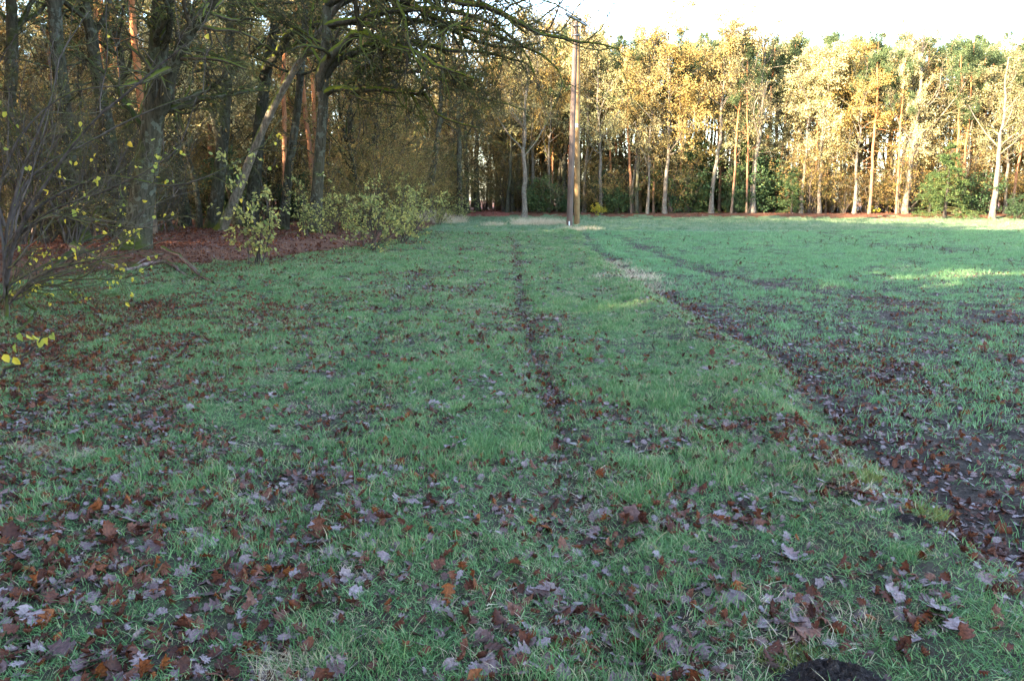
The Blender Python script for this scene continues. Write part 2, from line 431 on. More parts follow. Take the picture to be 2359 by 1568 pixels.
# ------------------------------------------------------------------ ground
def build_ground():
    ys = [-60, -45, -33, -24, -17, -12, -8, -5, -3, -1.5, -0.3, 0.6, 1.2, 1.7]
    while ys[-1] < 62: ys.append(ys[-1] + max(0.035, ys[-1] * 0.0085))
    while ys[-1] < 90: ys.append(ys[-1] + 0.6)
    while ys[-1] < 420: ys.append(ys[-1] + max(1.0, (ys[-1] - 85) * 0.12))
    xs = [0.0]
    while xs[-1] < 400: xs.append(xs[-1] + max(0.04, xs[-1] * 0.014))
    xs = np.array([-x for x in xs[:0:-1]] + xs); ys = np.array(ys)
    X, Y = np.meshgrid(xs, ys)
    Z = ground_z(X, Y)
    V = np.stack([X, Y, Z], -1).reshape(-1, 3)
    nx, ny = len(xs), len(ys)
    idx = np.arange(nx * ny).reshape(ny, nx)
    Q = np.stack([idx[:-1, :-1], idx[:-1, 1:], idx[1:, 1:], idx[1:, :-1]], -1).reshape(-1, 4)
    c = V[Q].mean(1); cx, cy = c[:, 0], c[:, 1]
    wob = 0.5 * (fbm(cx * 1.1, cy * 1.1, 41, 3) - 0.5)
    wood = (cx + wob * 2 < wood_x(cy)) | (cy + wob * 7 > wood_y(cx)) | (cy < -22)
    px = np.interp(cy, [60, 69, 120], [-1.7, -2.1, -3.8])
    path = (cy > 69.0) & (np.abs(cx - px) < 1.9) & (cy < 140)
    field = (cx + wob * .4 > furrow_x(np.clip(cy, 2.2, 60))) & (cy < field_end(cx) + wob * 5) & ~wood
    meadow = ~wood & ~path & ~field & (cy > field_end(cx) + wob * 5)
    wood &= ~path
    track = ~(wood | path | field | meadow)
    G_TRACK = ground_mat('thatch_ground', [(0.32, (0.016, 0.013, 0.010)), (0.48, (0.05, 0.035, 0.026)), (0.56, (0.05, 0.055, 0.028)), (0.7, (0.12, 0.10, 0.06))], 5, 45, 1.0)
    G_FIELD = ground_mat('sown_soil', [(0.32, (0.014, 0.010, 0.008)), (0.5, (0.052, 0.036, 0.028)), (0.6, (0.11, 0.076, 0.06)), (0.72, (0.18, 0.13, 0.11))], 7, 38, 1.0, dist=0.06)
    G_MEAD = ground_mat('frosted_meadow', [(0.3, (0.045, 0.075, 0.035)), (0.5, (0.085, 0.125, 0.06)), (0.62, (0.15, 0.165, 0.10)), (0.75, (0.22, 0.20, 0.13))], 1.2, 9, 1.0)
    G_WOOD = ground_mat('leaf_mould', [(0.3, (0.025, 0.015, 0.011)), (0.5, (0.095, 0.042, 0.024)), (0.7, (0.20, 0.095, 0.055))], 4, 18)
    G_PATH = ground_mat('leaf_covered_earth', [(0.3, (0.10, 0.035, 0.025)), (0.55, (0.19, 0.065, 0.045)), (0.75, (0.28, 0.11, 0.07))], 3, 14)
    for name, mask, mat in (('grass_track', track, G_TRACK), ('field', field, G_FIELD), ('meadow', meadow, G_MEAD), ('forest_floor', wood, G_WOOD), ('path', path, G_PATH)):
        q = Q[mask]
        u, inv = np.unique(q, return_inverse=True)
        o = obj(name, mesh_np(name, [(V[u], inv.reshape(-1, 4), 0, None)]), [mat])
        o['kind'] = 'structure'
build_ground()

# ------------------------------------------------------------------ scatter (ground cover nobody could count)
def proto_collection(name, protos):
    c = bpy.data.collections.new(name)
    for o in protos:
        if o.name in COL.objects: COL.objects.unlink(o)
        c.objects.link(o)
    return c

def scatter(name, coll, P, ROT, SC, label, cat, IDX):
    me = bpy.data.meshes.new(name)
    n = len(P)
    me.vertices.add(n); me.vertices.foreach_set('co', np.asarray(P, np.float32).ravel())
    a = me.attributes.new('turn', 'FLOAT_VECTOR', 'POINT'); a.data.foreach_set('vector', np.asarray(ROT, np.float32).ravel())
    a = me.attributes.new('size', 'FLOAT_VECTOR', 'POINT'); a.data.foreach_set('vector', np.asarray(SC, np.float32).ravel())
    a = me.attributes.new('pick', 'INT', 'POINT'); a.data.foreach_set('value', np.asarray(IDX, np.int32))
    o = bpy.data.objects.new(name, me); COL.objects.link(o)
    tag(o, label, cat, kind='stuff')
    ng = bpy.data.node_groups.new(name + '_spread', 'GeometryNodeTree')
    ng.interface.new_socket('Geometry', in_out='INPUT', socket_type='NodeSocketGeometry')
    ng.interface.new_socket('Geometry', in_out='OUTPUT', socket_type='NodeSocketGeometry')
    N = ng.nodes.new; L = ng.links.new
    gi = N('NodeGroupInput'); go = N('NodeGroupOutput')
    ci = N('GeometryNodeCollectionInfo'); ci.inputs['Collection'].default_value = coll
    ci.inputs['Separate Children'].default_value = True; ci.inputs['Reset Children'].default_value = True
    ip = N('GeometryNodeInstanceOnPoints'); ip.inputs['Pick Instance'].default_value = True
    def at(nm, ty):
        k = N('GeometryNodeInputNamedAttribute'); k.data_type = ty; k.inputs['Name'].default_value = nm
        return k.outputs['Attribute']
    e2r = N('FunctionNodeEulerToRotation')
    L(at('turn', 'FLOAT_VECTOR'), e2r.inputs[0])
    L(gi.outputs[0], ip.inputs['Points']); L(ci.outputs[0], ip.inputs['Instance'])
    L(at('pick', 'INT'), ip.inputs['Instance Index']); L(e2r.outputs[0], ip.inputs['Rotation'])
    L(at('size', 'FLOAT_VECTOR'), ip.inputs['Scale']); L(ip.outputs[0], go.inputs[0])
    md = o.modifiers.new('spread', 'NODES'); md.node_group = ng
    return o

def blade_tuft(name, rng, n, rad, h, wid, lean, mat, curl=0.5, straws=0.0):
    a = rng.random(n) * 2 * math.pi; r = rad * np.sqrt(rng.random(n))
    base = np.stack([np.cos(a) * r, np.sin(a) * r, np.full(n, -0.006)], 1)
    az = rng.random(n) * 2 * math.pi
    out = np.stack([np.cos(az), np.sin(az), np.zeros(n)], 1)
    hh = h * (0.45 + 0.75 * rng.random(n)); ll = lean * (0.3 + rng.random(n))
    side = np.stack([-np.sin(az), np.cos(az), np.zeros(n)], 1)
    tw = rng.random(n) * 3.14
    side = side * np.cos(tw)[:, None] + out * np.sin(tw)[:, None]
    V = []
    for s, wd in ((0, 1.0), (0.4, 0.9), (0.75, 0.6), (1.0, 0.12)):
        p = base + out * (hh * ll * (s ** (1 + curl)))[:, None] + np.array([0, 0, 1]) * (hh * (s - 0.25 * ll * s * s))[:, None]
        wv = side * (wid * wd * 0.5)
        V += [p - wv, p + wv]
    V = np.stack(V, 1)
    b = np.arange(n)[:, None] * 8
    q = np.concatenate([b + np.array([0, 1, 3, 2]), b + np.array([2, 3, 5, 4]), b + np.array([4, 5, 7, 6])], 1).reshape(-1, 4)
    t = np.clip(0.42 + 0.22 * rng.standard_normal(n), 0, 0.8)
    t[rng.random(n) < straws] = 1.0
    return obj(name, mesh_np(name, [(V.reshape(-1, 3), q, 0, np.repeat(t, 8))]), [mat])

def oak_leaf(name, rng, L, mat, curl, cup, pointed):
    n = 17
    s = np.linspace(0, 1, n)
    env = np.sin(np.pi * np.clip(s, 0, 1) ** 0.8) ** 0.7 * 0.36
    lob = 1 + (0.42 if pointed else 0.28) * np.cos(2 * np.pi * 3.7 * s + 0.6 + rng.random() * 0.8)
    wl = env * lob * (0.9 + 0.2 * rng.random(n)); wr = env * lob * (0.9 + 0.2 * rng.random(n))
    stalk = s < 0.1
    wl[stalk] = wr[stalk] = 0.012; wl[-1] = wr[-1] = 0.02
    sweep = (0.10 if pointed else 0.04) * (lob - 1)
    ang = np.cumsum(np.full(n, curl / n) + 0.05 * rng.standard_normal(n))
    dx = np.cos(ang) / (n - 1); dz = np.sin(ang) / (n - 1)
    mx = np.cumsum(dx) - dx[0]; mz = np.cumsum(dz) - dz[0]
    cu = cup * (0.7 + 0.6 * rng.random(n)); cv = cup * (0.7 + 0.6 * rng.random(n))
    rows = []
    for sgn, wv, c in ((1, wl, cu), (1, wl * .5, cu * .35), (0, wl, cu), (-1, wr * .5, cv * .35), (-1, wr, cv)):
        y = sgn * wv * np.cos(c * 0.8); up = np.abs(sgn) * wv * np.sin(c) + 0.012 * rng.standard_normal(n)
        rows.append(np.stack([mx - np.sin(ang) * up + sweep * np.abs(sgn), y, mz + np.cos(ang) * up], 1))
    V = np.stack(rows, 1) * L
    V[..., 0] -= L * 0.5
    idx = np.arange(n * 5).reshape(n, 5)
    q = np.stack([idx[:-1, :-1], idx[1:, :-1], idx[1:, 1:], idx[:-1, 1:]], -1).reshape(-1, 4)
    return mesh_np(name, [(V.reshape(-1, 3), q, 0, np.full(n * 5, 0.3 + 0.4 * rng.random()))])

rg = np.random.default_rng(5)
def in_view(x, y, m=1.0):
    return np.abs(x) < 0.70 * y + m
def sample_band(rng, y0, y1, dens, x0=None, x1=None):
    wd = 0.72 * y1 + 1.0
    xa = -wd if x0 is None else max(-wd, x0); xb = wd if x1 is None else min(wd, x1)
    n = int(dens * (y1 - y0) * (xb - xa))
    x = xa + (xb - xa) * rng.random(n); y = y0 + (y1 - y0) * rng.random(n)
    k = in_view(x, y)
    return x[k], y[k]

def masks(x, y):
    df = x - furrow_x(y)
    wood = (x < wood_x(y)) | (y > wood_y(x))
    meadow = (y > field_end(x) + 2.5 * (fbm(x * 1.1, y * 1.1, 41, 3) - 0.5)) & ~wood
    field = (df > 0.0) & ~meadow & ~wood
    return df, wood, field, meadow

def leaf_density(x, y):
    """0..1 cover of fallen leaves"""
    df, wood, field, meadow = masks(x, y)
    patch = fbm(x * 0.9, y * 0.9, 51, 4); p2 = fbm(x * 2.6, y * 2.0, 55, 3)
    d = 0.38 + 0.12 * sstep(7.5, 4.0, y) + 0.55 * sstep(2.5, -4.5, x) * sstep(18, 8, y) + 0.30 * sstep(5.5, 2.6, y) * sstep(3.2, 0.0, x)
    d = d + 0.12 * sstep(4.5, 3.0, y)
    d = d + 0.85 * sstep(-3.0, -5.6, x) * sstep(14, 11.5, y) * sstep(6.0, 7.5, y)             # heap under the near shrub
    d = d * (1 - 0.75 * np.exp(-((y - 13.2) / 1.4) ** 2) * sstep(-2.5, -4.0, x))   # green strip behind it
    d = d * (1 - 0.6 * sstep(0.5, 1.3, x) * sstep(5.0, 7.0, y) * (df < -0.6))
    d = d * (0.45 + 1.1 * sstep(0.36, 0.66, patch)) * (0.40 + 1.15 * sstep(0.35, 0.62, p2))
    d = d * (1 - 0.5 * sstep(12, 28, y))
    d = d + 0.85 * np.exp(-((x - rut_x(y)) / (0.09 + 0.004 * y)) ** 2) * (0.75 + 0.5 * p2) * sstep(44, 26, y) * sstep(3.0, 6.0, y)
    d = d + 0.50 * np.exp(-((x - rut2_x(y)) / 0.45) ** 2) * sstep(0.42, 0.6, patch) * sstep(34, 18, y)
    d = d + 0.65 * np.exp(-((df - 0.05) / (0.22 + 0.009 * y)) ** 2) * sstep(30, 16, y) * (0.4 + p2)
    f = field & (df > 0.2)
    d = np.where(f, d * 0.35 + (0.22 + 0.65 * sstep(0.40, 0.62, patch)) * sstep(16, 6, y) * (0.3 + p2) + 0.08 * sstep(24, 12, y), d)
    d = np.where(meadow, 0.01, d)
    edge = sstep(4.2, 0.2, x - wood_x(y)) * sstep(12, 16, y) * sstep(60, 40, y)
    d = d + 0.55 * edge * (0.3 + p2)
    d = np.where(wood, 0.9, d)
    return np.clip(d, 0, 1)

def grass_density(x, y):
    df, wood, field, meadow = masks(x, y)
    p = fbm(x * 1.4, y * 1.4, 71, 3)
    g = 0.55 + 0.6 * sstep(0.3, 0.6, p)
    g = g * (1 - 0.92 * np.exp(-((x - rut_x(y)) / 0.125) ** 2) * sstep(40, 25, y) * sstep(3, 5, y))
    g = g * (1 - 0.35 * np.exp(-((x - rut2_x(y)) / 0.25) ** 2))
    g = g * (1 - 0.8 * np.exp(-((df - 0.05) / 0.28) ** 2) * sstep(34, 20, y))
    g = g * (1 - 0.55 * np.clip(leaf_density(x, y) - 0.35, 0, 1))
    g = g * (1 - 0.5 * sstep(-3.5, -6.0, x) * sstep(13.5, 11, y))
    g = np.where(field | wood, 0, g)
    g = np.where(meadow, 0.75 * sstep(56, 38, y) * sstep(0.35, 0.6, p) * sstep(9, 3, x), g)
    return np.clip(g, 0, 1)

def wheat_density(x, y):
    df, wood, field, meadow = masks(x, y)
    p = fbm(x * 0.8, y * 0.8, 81, 4)
    near = sstep(16, 9, y)
    bare = near * sstep(0.48, 0.60, p) * 0.6
    df = df + 0.5 * (fbm(x * 1.3, y * 1.3, 84, 3) - 0.5)
    g = (0.95 - bare) * (0.40 + 0.60 * sstep(8, 22, y)) * (0.2 + 0.8 * sstep(0.05, 0.3 + 0.5 * fbm(x * 1.7, y * 1.7, 83, 3), df))
    g = g * (1 - 0.55 * sstep(7.5, 4.5, y) * sstep(3.0, 0.6, df))
    g = g * (1 - 0.8 * np.exp(-((x - tram_x(y)) / 0.34) ** 2) * (0.6 + p) * sstep(40, 30, y))
    g = g * (1 - 0.7 * np.exp(-((x - tram_x(y) - 7 - 0.1 * y) / 0.5) ** 2) * sstep(0.45, 0.6, p))
    return np.where(field, np.clip(g, 0, 1), 0)

BANDS = [(1.9, 4, 380, 1.0), (4, 8, 270, 1.05), (8, 14, 150, 1.25), (14, 25, 80, 1.6), (25, 42, 36, 2.1), (42, 72, 16, 2.6)]
def spread_tufts(dens, name, protos, label, cat, seed, mul=1.0, hmul=1.0, bands=BANDS):
    rng = np.random.default_rng(seed)
    Xs, Ys, Sc = [], [], []
    for y0, y1, d, s in bands:
        x, y = sample_band(rng, y0, y1, d * mul)
        k = rng.random(len(x)) < dens(x, y)
        x, y = x[k], y[k]
        Xs.append(x); Ys.append(y); Sc.append(np.full(len(x), s) * (0.75 + 0.5 * rng.random(len(x))))
    x = np.concatenate(Xs); y = np.concatenate(Ys); s = np.concatenate(Sc)
    n = len(x)
    hv = (0.6 + 0.75 * sstep(0.35, 0.68, fbm(x * 2.1, y * 2.1, seed, 3)) ** 2) * (0.7 + 0.6 * rng.random(n))
    P = np.stack([x, y, ground_z(x, y)], 1)
    R = np.stack([0.15 * rng.standard_normal(n), 0.15 * rng.standard_normal(n), rng.random(n) * 6.283], 1)
    SC = np.stack([s, s, np.sqrt(s) * hv * hmul], 1)
    return scatter(name, proto_collection(name + '_kinds', protos), P, R, SC, label, cat, rng.integers(0, len(protos), n))

spread_tufts(grass_density, 'grass', [blade_tuft('grass_tuft', rg, 36, 0.085, 0.045, 0.0038, 0.95, G_BLADE, 0.6, (0.04, 0.2, 0.05, 0.1, 0.03, 0.08, 0.35, 0.05)[_]) for _ in range(8)],
             'short green grass of the track, thin among the fallen leaves', 'grass', 101)
spread_tufts(wheat_density, 'wheat_seedlings', [blade_tuft('wheat_tuft', rg, 15, 0.10, 0.078, 0.0048, 0.6, G_WHEAT, 0.8) for _ in range(6)],
             'young blue green wheat seedlings sown across the field', 'crop', 102, 1.1, 0.68)
def tussock_density(x, y):
    return grass_density(x, y) * sstep(0.60, 0.70, fbm(x * 1.9, y * 1.9, 121, 3))
spread_tufts(tussock_density, 'grass_tussocks', [blade_tuft('grass_tussock', rg, 46, 0.06, 0.085, 0.0042, 0.8, G_BLADE, 0.7, 0.08) for _ in range(5)],
             'taller brighter grass clumps standing out of the short track grass', 'grass', 104, 0.25)
def thatch_density(x, y):
    return grass_density(x, y) * sstep(0.58, 0.70, fbm(x * 1.2 + 9, y * 1.2, 131, 4))
spread_tufts(thatch_density, 'dead_grass', [blade_tuft('dead_grass_tuft', rg, 26, 0.10, 0.035, 0.003, 1.7, G_DRY, 0.5) for _ in range(5)],
             'flattened straw coloured dead grass between the green blades', 'grass', 105, 0.35)
def mead_density(x, y):
    df, wood, field, meadow = masks(x, y)
    return np.where(meadow, 0.35 + 0.65 * sstep(0.3, 0.6, fbm(x * .5, y * .5, 91, 3)), 0)
spread_tufts(mead_density, 'meadow_grass', [blade_tuft('frosted_tuft', rg, 30, 0.10, 0.065, 0.006, 1.0, G_FROST, 0.6) for _ in range(6)],
             'frosted grey green meadow grass between the field and the far trees', 'grass', 103, 1.3, 1.2, bands=[(36, 48, 8, 2.2), (48, 72, 5, 2.8)])

LEAF_MESH = []
for k in range(24):
    kind = ('rust', 'mauve', 'brown')[(0, 1, 2, 1, 2, 1, 0, 2, 1, 2, 1, 2)[k % 12]]
    mt = {'rust': LEAF_RUST, 'mauve': LEAF_MAUVE, 'brown': LEAF_BROWN}[kind]
    curl = {'rust': rg.uniform(-1.6, 1.8), 'mauve': rg.uniform(-0.7, 0.9), 'brown': rg.uniform(-1.2, 1.4)}[kind]
    cup = {'rust': rg.uniform(-0.9, 1.2), 'mauve': rg.uniform(-0.5, 0.7), 'brown': rg.uniform(-0.8, 1.0)}[kind]
    me = oak_leaf('oak_leaf', rg, 1.0, mt, curl, cup, k % 3 != 2)
    me.materials.append(mt)
    LEAF_MESH.append((me, kind, k % 3 != 2))

def fallen_leaves():
    rng = np.random.default_rng(7)
    X, Y, SZ = [], [], []
    for y0, y1, d, s in [(1.9, 4, 780, 1.0), (4, 8, 780, 0.87), (8, 14, 560, 0.86), (14, 24, 260, 1.02), (24, 40, 70, 1.5)]:
        x, y = sample_band(rng, y0, y1, d)
        dd = leaf_density(x, y)
        k = rng.random(len(x)) < dd ** 1.15
        X.append(x[k]); Y.append(y[k]); SZ.append(np.full(k.sum(), s))
    for y0, y1, d, s in [(40, 66, 5, 2.2), (66, 84, 5, 2.6)]:
        x, y = sample_band(rng, y0, y1, d)
        _, wood, _, _ = masks(x, y)
        X.append(x[wood]); Y.append(y[wood]); SZ.append(np.full(wood.sum(), s))
    x = np.concatenate(X); y = np.concatenate(Y); s = np.concatenate(SZ)
    n = len(x)
    size = s * 0.050 * np.exp(0.30 * rng.standard_normal(n))
    p = fbm(x * 0.6, y * 0.6, 61, 3)
    pool = {'rust': [i for i, l in enumerate(LEAF_MESH) if l[1] == 'rust'], 'mauve': [i for i, l in enumerate(LEAF_MESH) if l[1] == 'mauve'], 'brown': [i for i, l in enumerate(LEAF_MESH) if l[1] == 'brown']}
    _, wood, field, _ = masks(x, y)
    pr = np.where(wood, 0.32, 0.10 + 0.34 * sstep(-1.5, -5, x) * sstep(4.5, 8, y)); pm = np.where(wood, 0.16, 0.52 - 0.34 * sstep(-1.5, -5, x) * sstep(4.5, 8, y))
    u = rng.random(n)
    kind = np.where(u < pr, 0, np.where(u < pr + pm, 1, 2))
    idx = np.array([pool[('rust', 'mauve', 'brown')[k]][int(r * len(pool[('rust', 'mauve', 'brown')[k]]))] for k, r in zip(kind, rng.random(n))])
    tilt = np.where(kind == 0, 0.65, 0.42)
    ROT = np.stack([tilt * rng.standard_normal(n), tilt * rng.standard_normal(n), rng.random(n) * 6.283], 1)
    gdn = grass_density(x, y)
    z = ground_z(x, y) + 0.004 + 0.020 * gdn * rng.random(n) + np.where(kind == 0, 0.012, 0.0)
    P = np.stack([x, y, z], 1)
    # the 300 largest in view are leaves of their own
    dep = y * CP + (EYE - z) * SP
    vy = 340 + 788 * ((EYE - z) * CP - y * SP) / dep
    vx = 512 + 788 * x / dep
    vis = (vx > 4) & (vx < 1020) & (vy < 676)
    score = np.where(vis, size / dep, 0)
    top = np.argsort(-score)[:300]
    names = {0: ('fallen_rust_leaf', 'curled rust orange oak leaf lying in the foreground grass', 'rust orange leaves in the foreground'),
             1: ('fallen_mauve_leaf', 'flat mauve grey oak leaf lying in the foreground grass', 'mauve grey leaves in the foreground'),
             2: ('fallen_brown_leaf', 'dark brown oak leaf lying in the foreground grass', 'dark brown leaves in the foreground')}
    for i in top:
        nm, lb, gp = names[int(kind[i])]
        o = bpy.data.objects.new('fallen_leaf', LEAF_MESH[idx[i]][0]); COL.objects.link(o)
        o.location = P[i] + np.array([0, 0, 0.006]); o.rotation_euler = ROT[i]; o.scale = (size[i],) * 3
        tag(o, lb, 'leaf', gp)
    rest = np.ones(n, bool); rest[top] = False
    protos = [bpy.data.objects.new('oak_leaf_%02d' % i, l[0]) for i, l in enumerate(LEAF_MESH)]
    scatter('fallen_leaves', proto_collection('fallen_leaf_kinds', protos), P[rest], ROT[rest], size[rest][:, None] * np.stack([np.ones(rest.sum()), rng.uniform(0.6, 1.15, rest.sum()), rng.uniform(0.7, 1.6, rest.sum())], 1),
            'carpet of brown, mauve and rust oak leaves over grass, soil and wood floor', 'leaf litter', idx[rest])
    print('leaves', n)
fallen_leaves()

# ------------------------------------------------------------------ trees
def taper(K, r0, r1, flare=0.0, p=1.0):
    t = np.linspace(0, 1, K)
    return r0 + (r1 - r0) * t ** p + flare * np.exp(-t * 26)

def trunk_path(rng, H, wob=0.25, lean=(0, 0), K=18):
    t = np.linspace(0, 1, K)
    w1 = np.cumsum(rng.standard_normal((K, 2)) * wob / math.sqrt(K), axis=0)
    w1 = w1 * t[:, None] ** 0.5
    p = np.zeros((K, 3)); p[:, 0] = lean[0] * t + w1[:, 0] - w1[0, 0]; p[:, 1] = lean[1] * t + w1[:, 1] - w1[0, 1]; p[:, 2] = H * t - 0.15
    return p

def oak_parts(seed, H, r, leaf=None, nleaf=5, leafsize=0.15, crown0=0.35, limbs=13, twigmat=None, sub=(7, 6), lean=(0, 0), low_dead=4, limb_len=0.36, keep=1.0, droop=0.05, bark=None, path=None, limbang=52, flare=0.12, twig_r=0.010, wob=0.25, leaf_spread=0.10, limb_bias=None):
    rng = np.random.default_rng(seed)
    P0 = (trunk_path(rng, H, wob, lean) if path is None else smooth_path(path, 22))[None]
    K0 = P0.shape[1]
    R0 = taper(K0, r, r * 0.16, flare * r / 0.3, 0.9)[None]
    L1, R1 = children(rng, P0, R0, limbs, crown0, 0.97, limbang, 14, limb_len, 0.35, 0.55, 9, 0.16, 0.05, rmin=0.03, bias=limb_bias)
    fork = []
    if low_dead:
        D, DR = children(rng, P0, R0, low_dead, 0.12, crown0 + 0.1, 80, 12, 0.20, 0.5, 0.16, 8, 0.20, -0.02, rmin=0.018)
        fork.append((D, DR))
    L2, R2 = children(rng, L1, R1, sub[0], 0.2, 0.98, 46, 15, 0.50, 0.35, 0.5, 7, 0.2, 0.03, rmin=0.015, droop=droop)
    L3, R3 = children(rng, L2, R2, sub[1], 0.15, 1.0, 48, 18, 0.50, 0.4, 0.5, 5, 0.24, 0.0, rmin=twig_r, droop=droop * 2, minlen=0.35)
    tw = []
    if low_dead:
        D2, DR2 = children(rng, fork[0][0], fork[0][1], 7, 0.2, 1.0, 45, 15, 0.45, 0.4, 0.5, 5, 0.22, 0.0, rmin=twig_r)
        D3, DR3 = children(rng, D2, DR2, 4, 0.2, 1.0, 45, 15, 0.45, 0.4, 0.5, 4, 0.22, -0.05, rmin=twig_r * 0.8)
        tw += [(D2, DR2, 4), (D3, DR3, 3)]
    v = [tubes(P0, R0, 14, rng, 0.035), tubes(L1, R1, 7, rng, 0.03)]
    for a, b in fork: v.append(tubes(a, b, 5, rng))
    trunk = mesh_np('trunk', [(a, b, 0, t) for a, b, t in v])
    c = [tubes(L2, R2, 4, rng), tubes(L3, R3, 3, rng)] + [tubes(a, b, s, rng) for a, b, s in tw]
    parts = [(a, b, 0, t) for a, b, t in c]
    if leaf is not None:
        a, b, t = leaves_on(rng, L3, nleaf, leafsize, leafsize * 0.62, 0.25, leaf_spread, 0.4, keep=keep)
        parts.append((a, b, 1, t))
        a, b, t = leaves_on(rng, L2, max(1, nleaf // 2), leafsize, leafsize * 0.62, 0.25, leaf_spread, 0.4, keep=keep)
        parts.append((a, b, 1, t))
    crown = mesh_np('crown', parts)
    return (trunk, [bark or M_OAK], crown, [twigmat or M_TWIG] + ([leaf] if leaf is not None else []))

def pine_parts(seed, H, r, crown0=0.62):
    rng = np.random.default_rng(seed)
    P0 = trunk_path(rng, H, 0.3)[None]; R0 = taper(18, r, r * 0.3, 0.04)[None]
    S1, SR1 = children(rng, P0, R0, 14, 0.25, crown0, 82, 10, 0.07, 0.6, 0.2, 4, 0.2, -0.05, rmin=0.012)      # dead stubs
    L1, R1 = children(rng, P0, R0, 20, crown0, 0.99, 68, 14, 0.17, 0.4, 0.4, 7, 0.16, 0.08, rmin=0.02)
    L2, R2 = children(rng, L1, R1, 7, 0.3, 1.0, 45, 14, 0.5, 0.3, 0.5, 5, 0.2, 0.08, rmin=0.012)
    v = [tubes(P0, R0, 11, rng, 0.03), tubes(S1, SR1, 4, rng)]
    trunk = mesh_np('trunk', [(a, b, 0, t) for a, b, t in v])
    parts = [(a, b, 0, t) for a, b, t in (tubes(L1, R1, 4, rng), tubes(L2, R2, 3, rng))]
    a, b, t = leaves_on(rng, L2, 44, 0.19, 0.045, -0.2, 0.11, 0.2, t0=0.25)
    parts.append((a, b, 1, t))
    return (trunk, [M_PINE], mesh_np('crown', parts), [M_TWIG, L_PINE])

def spruce_parts(seed, H, base_r, mat=None, n=90, twn=7, nl=16):
    rng = np.random.default_rng(seed)
    P0 = trunk_path(rng, H, 0.06)[None]; R0 = taper(18, 0.13 * H / 6, 0.015, 0.03)[None]
    K0 = 18
    t = np.sort(rng.random(n)) ** 0.9 * 0.95 + 0.04
    f = t * (K0 - 1); i = np.clip(f.astype(int), 0, K0 - 2)
    pos = P0[0][i] + (P0[0][i + 1] - P0[0][i]) * (f - i)[:, None]
    az = rng.random(n) * 6.283
    L = base_r * (1.03 - t) ** 0.85 * (0.75 + 0.5 * rng.random(n)) + 0.12
    out = np.stack([np.cos(az), np.sin(az), np.zeros(n)], 1)
    s = np.linspace(0, 1, 7)
    B = pos[:, None, :] + out[:, None, :] * (L[:, None] * s)[..., None]
    B[..., 2] += L[:, None] * (0.12 * s - 0.42 * s ** 1.4 + 0.16 * s ** 4)
    BR = np.maximum(0.03 * (1 - 0.8 * s), 0.006)[None] * np.ones((n, 1))
    T2, TR2 = children(rng, B, BR, twn, 0.2, 1.0, 55, 12, 0.36, 0.3, 0.5, 4, 0.12, -0.16, rmin=0.006)
    trunk = mesh_np('trunk', [(a, b, 0, c) for a, b, c in [tubes(P0, R0, 10, rng, 0.03)]])
    parts = [(a, b, 0, c) for a, b, c in (tubes(B, BR, 4, rng), tubes(T2, TR2, 3, rng))]
    a, b, c = leaves_on(rng, T2, nl, 0.12, 0.042, 0.15, 0.035, 0.6, t0=0.0); parts.append((a, b, 1, c))
    a, b, c = leaves_on(rng, B, 26, 0.12, 0.042, 0.1, 0.05, 0.6, t0=0.25); parts.append((a, b, 1, c))
    return (trunk, [M_DARK], mesh_np('crown', parts), [M_TWIG, mat or L_SPRUCE])

def shrub_parts(seed, H, spread, stems=9, leaf=None, nleaf=5, ls=0.07, lw=0.7, sub=(6, 5), mat=None, twig=None, r=0.022, keep=1.0, wob=0.14, bias=None, droop=0.06, lspread=0.04, ldroop=0.45, tropz=0.06, t0=0.1):
    rng = np.random.default_rng(seed)
    K = 10
    az = rng.random(stems) * 6.283
    el = rng.random(stems) * 0.9
    d = np.stack([np.cos(az) * el * spread / H, np.sin(az) * el * spread / H, np.ones(stems)], 1)
    if bias is not None: d = d + np.asarray(bias)
    d = nrmz(d); L = H * (0.65 + 0.5 * rng.random(stems))
    P0 = np.zeros((stems, K, 3)); P0[:, 0, :2] = 0.09 * rng.standard_normal((stems, 2)); P0[:, 0, 2] = -0.1
    for k in range(1, K):
        d = nrmz(d + wob * rng.standard_normal((stems, 3)) + np.array([0, 0, tropz * (1 - 2.0 * k / K)]))
        P0[:, k] = P0[:, k - 1] + d * (L / (K - 1))[:, None]
    R0 = (r * (0.6 + 0.8 * rng.random(stems)))[:, None] * np.linspace(1, 0.25, K)[None]
    L2, R2 = children(rng, P0, R0, sub[0], t0, 1.0, 45, 15, 0.42, 0.4, 0.55, 7, 0.16, 0.02, rmin=0.005, droop=droop)
    L3, R3 = children(rng, L2, R2, sub[1], 0.1, 1.0, 45, 18, 0.45, 0.4, 0.6, 5, 0.2, 0.0, rmin=0.0035, droop=droop * 1.5, minlen=0.15)
    v = [tubes(P0, R0, 7, rng, 0.04)]
    stemm = mesh_np('stems', [(a, b, 0, t) for a, b, t in v])
    parts = [(a, b, 0, t) for a, b, t in (tubes(L2, R2, 4, rng), tubes(L3, R3, 3, rng))]
    if leaf is not None:
        a, b, t = leaves_on(rng, L3, nleaf, ls, ls * lw, ldroop, lspread, 0.35, keep=keep, tintgrp=False)
        parts.append((a, b, 1, t))
    return (stemm, [mat or M_SHRUBTWIG], mesh_np('crown', parts), [twig or M_SHRUBTWIG] + ([leaf] if leaf is not None else []))

def plant(name, parts, loc, label, cat, group=None, rz=0.0, sc=1.0, rx=0.0, ry=0.0, stem='trunk', crown='crown'):
    e = empty(name, loc, rz, rx, ry, sc)
    obj(stem, parts[0], parts[1], e)
    if parts[2] is not None: obj(crown, parts[2], parts[3], e)
    return tag(e, label, cat, group)

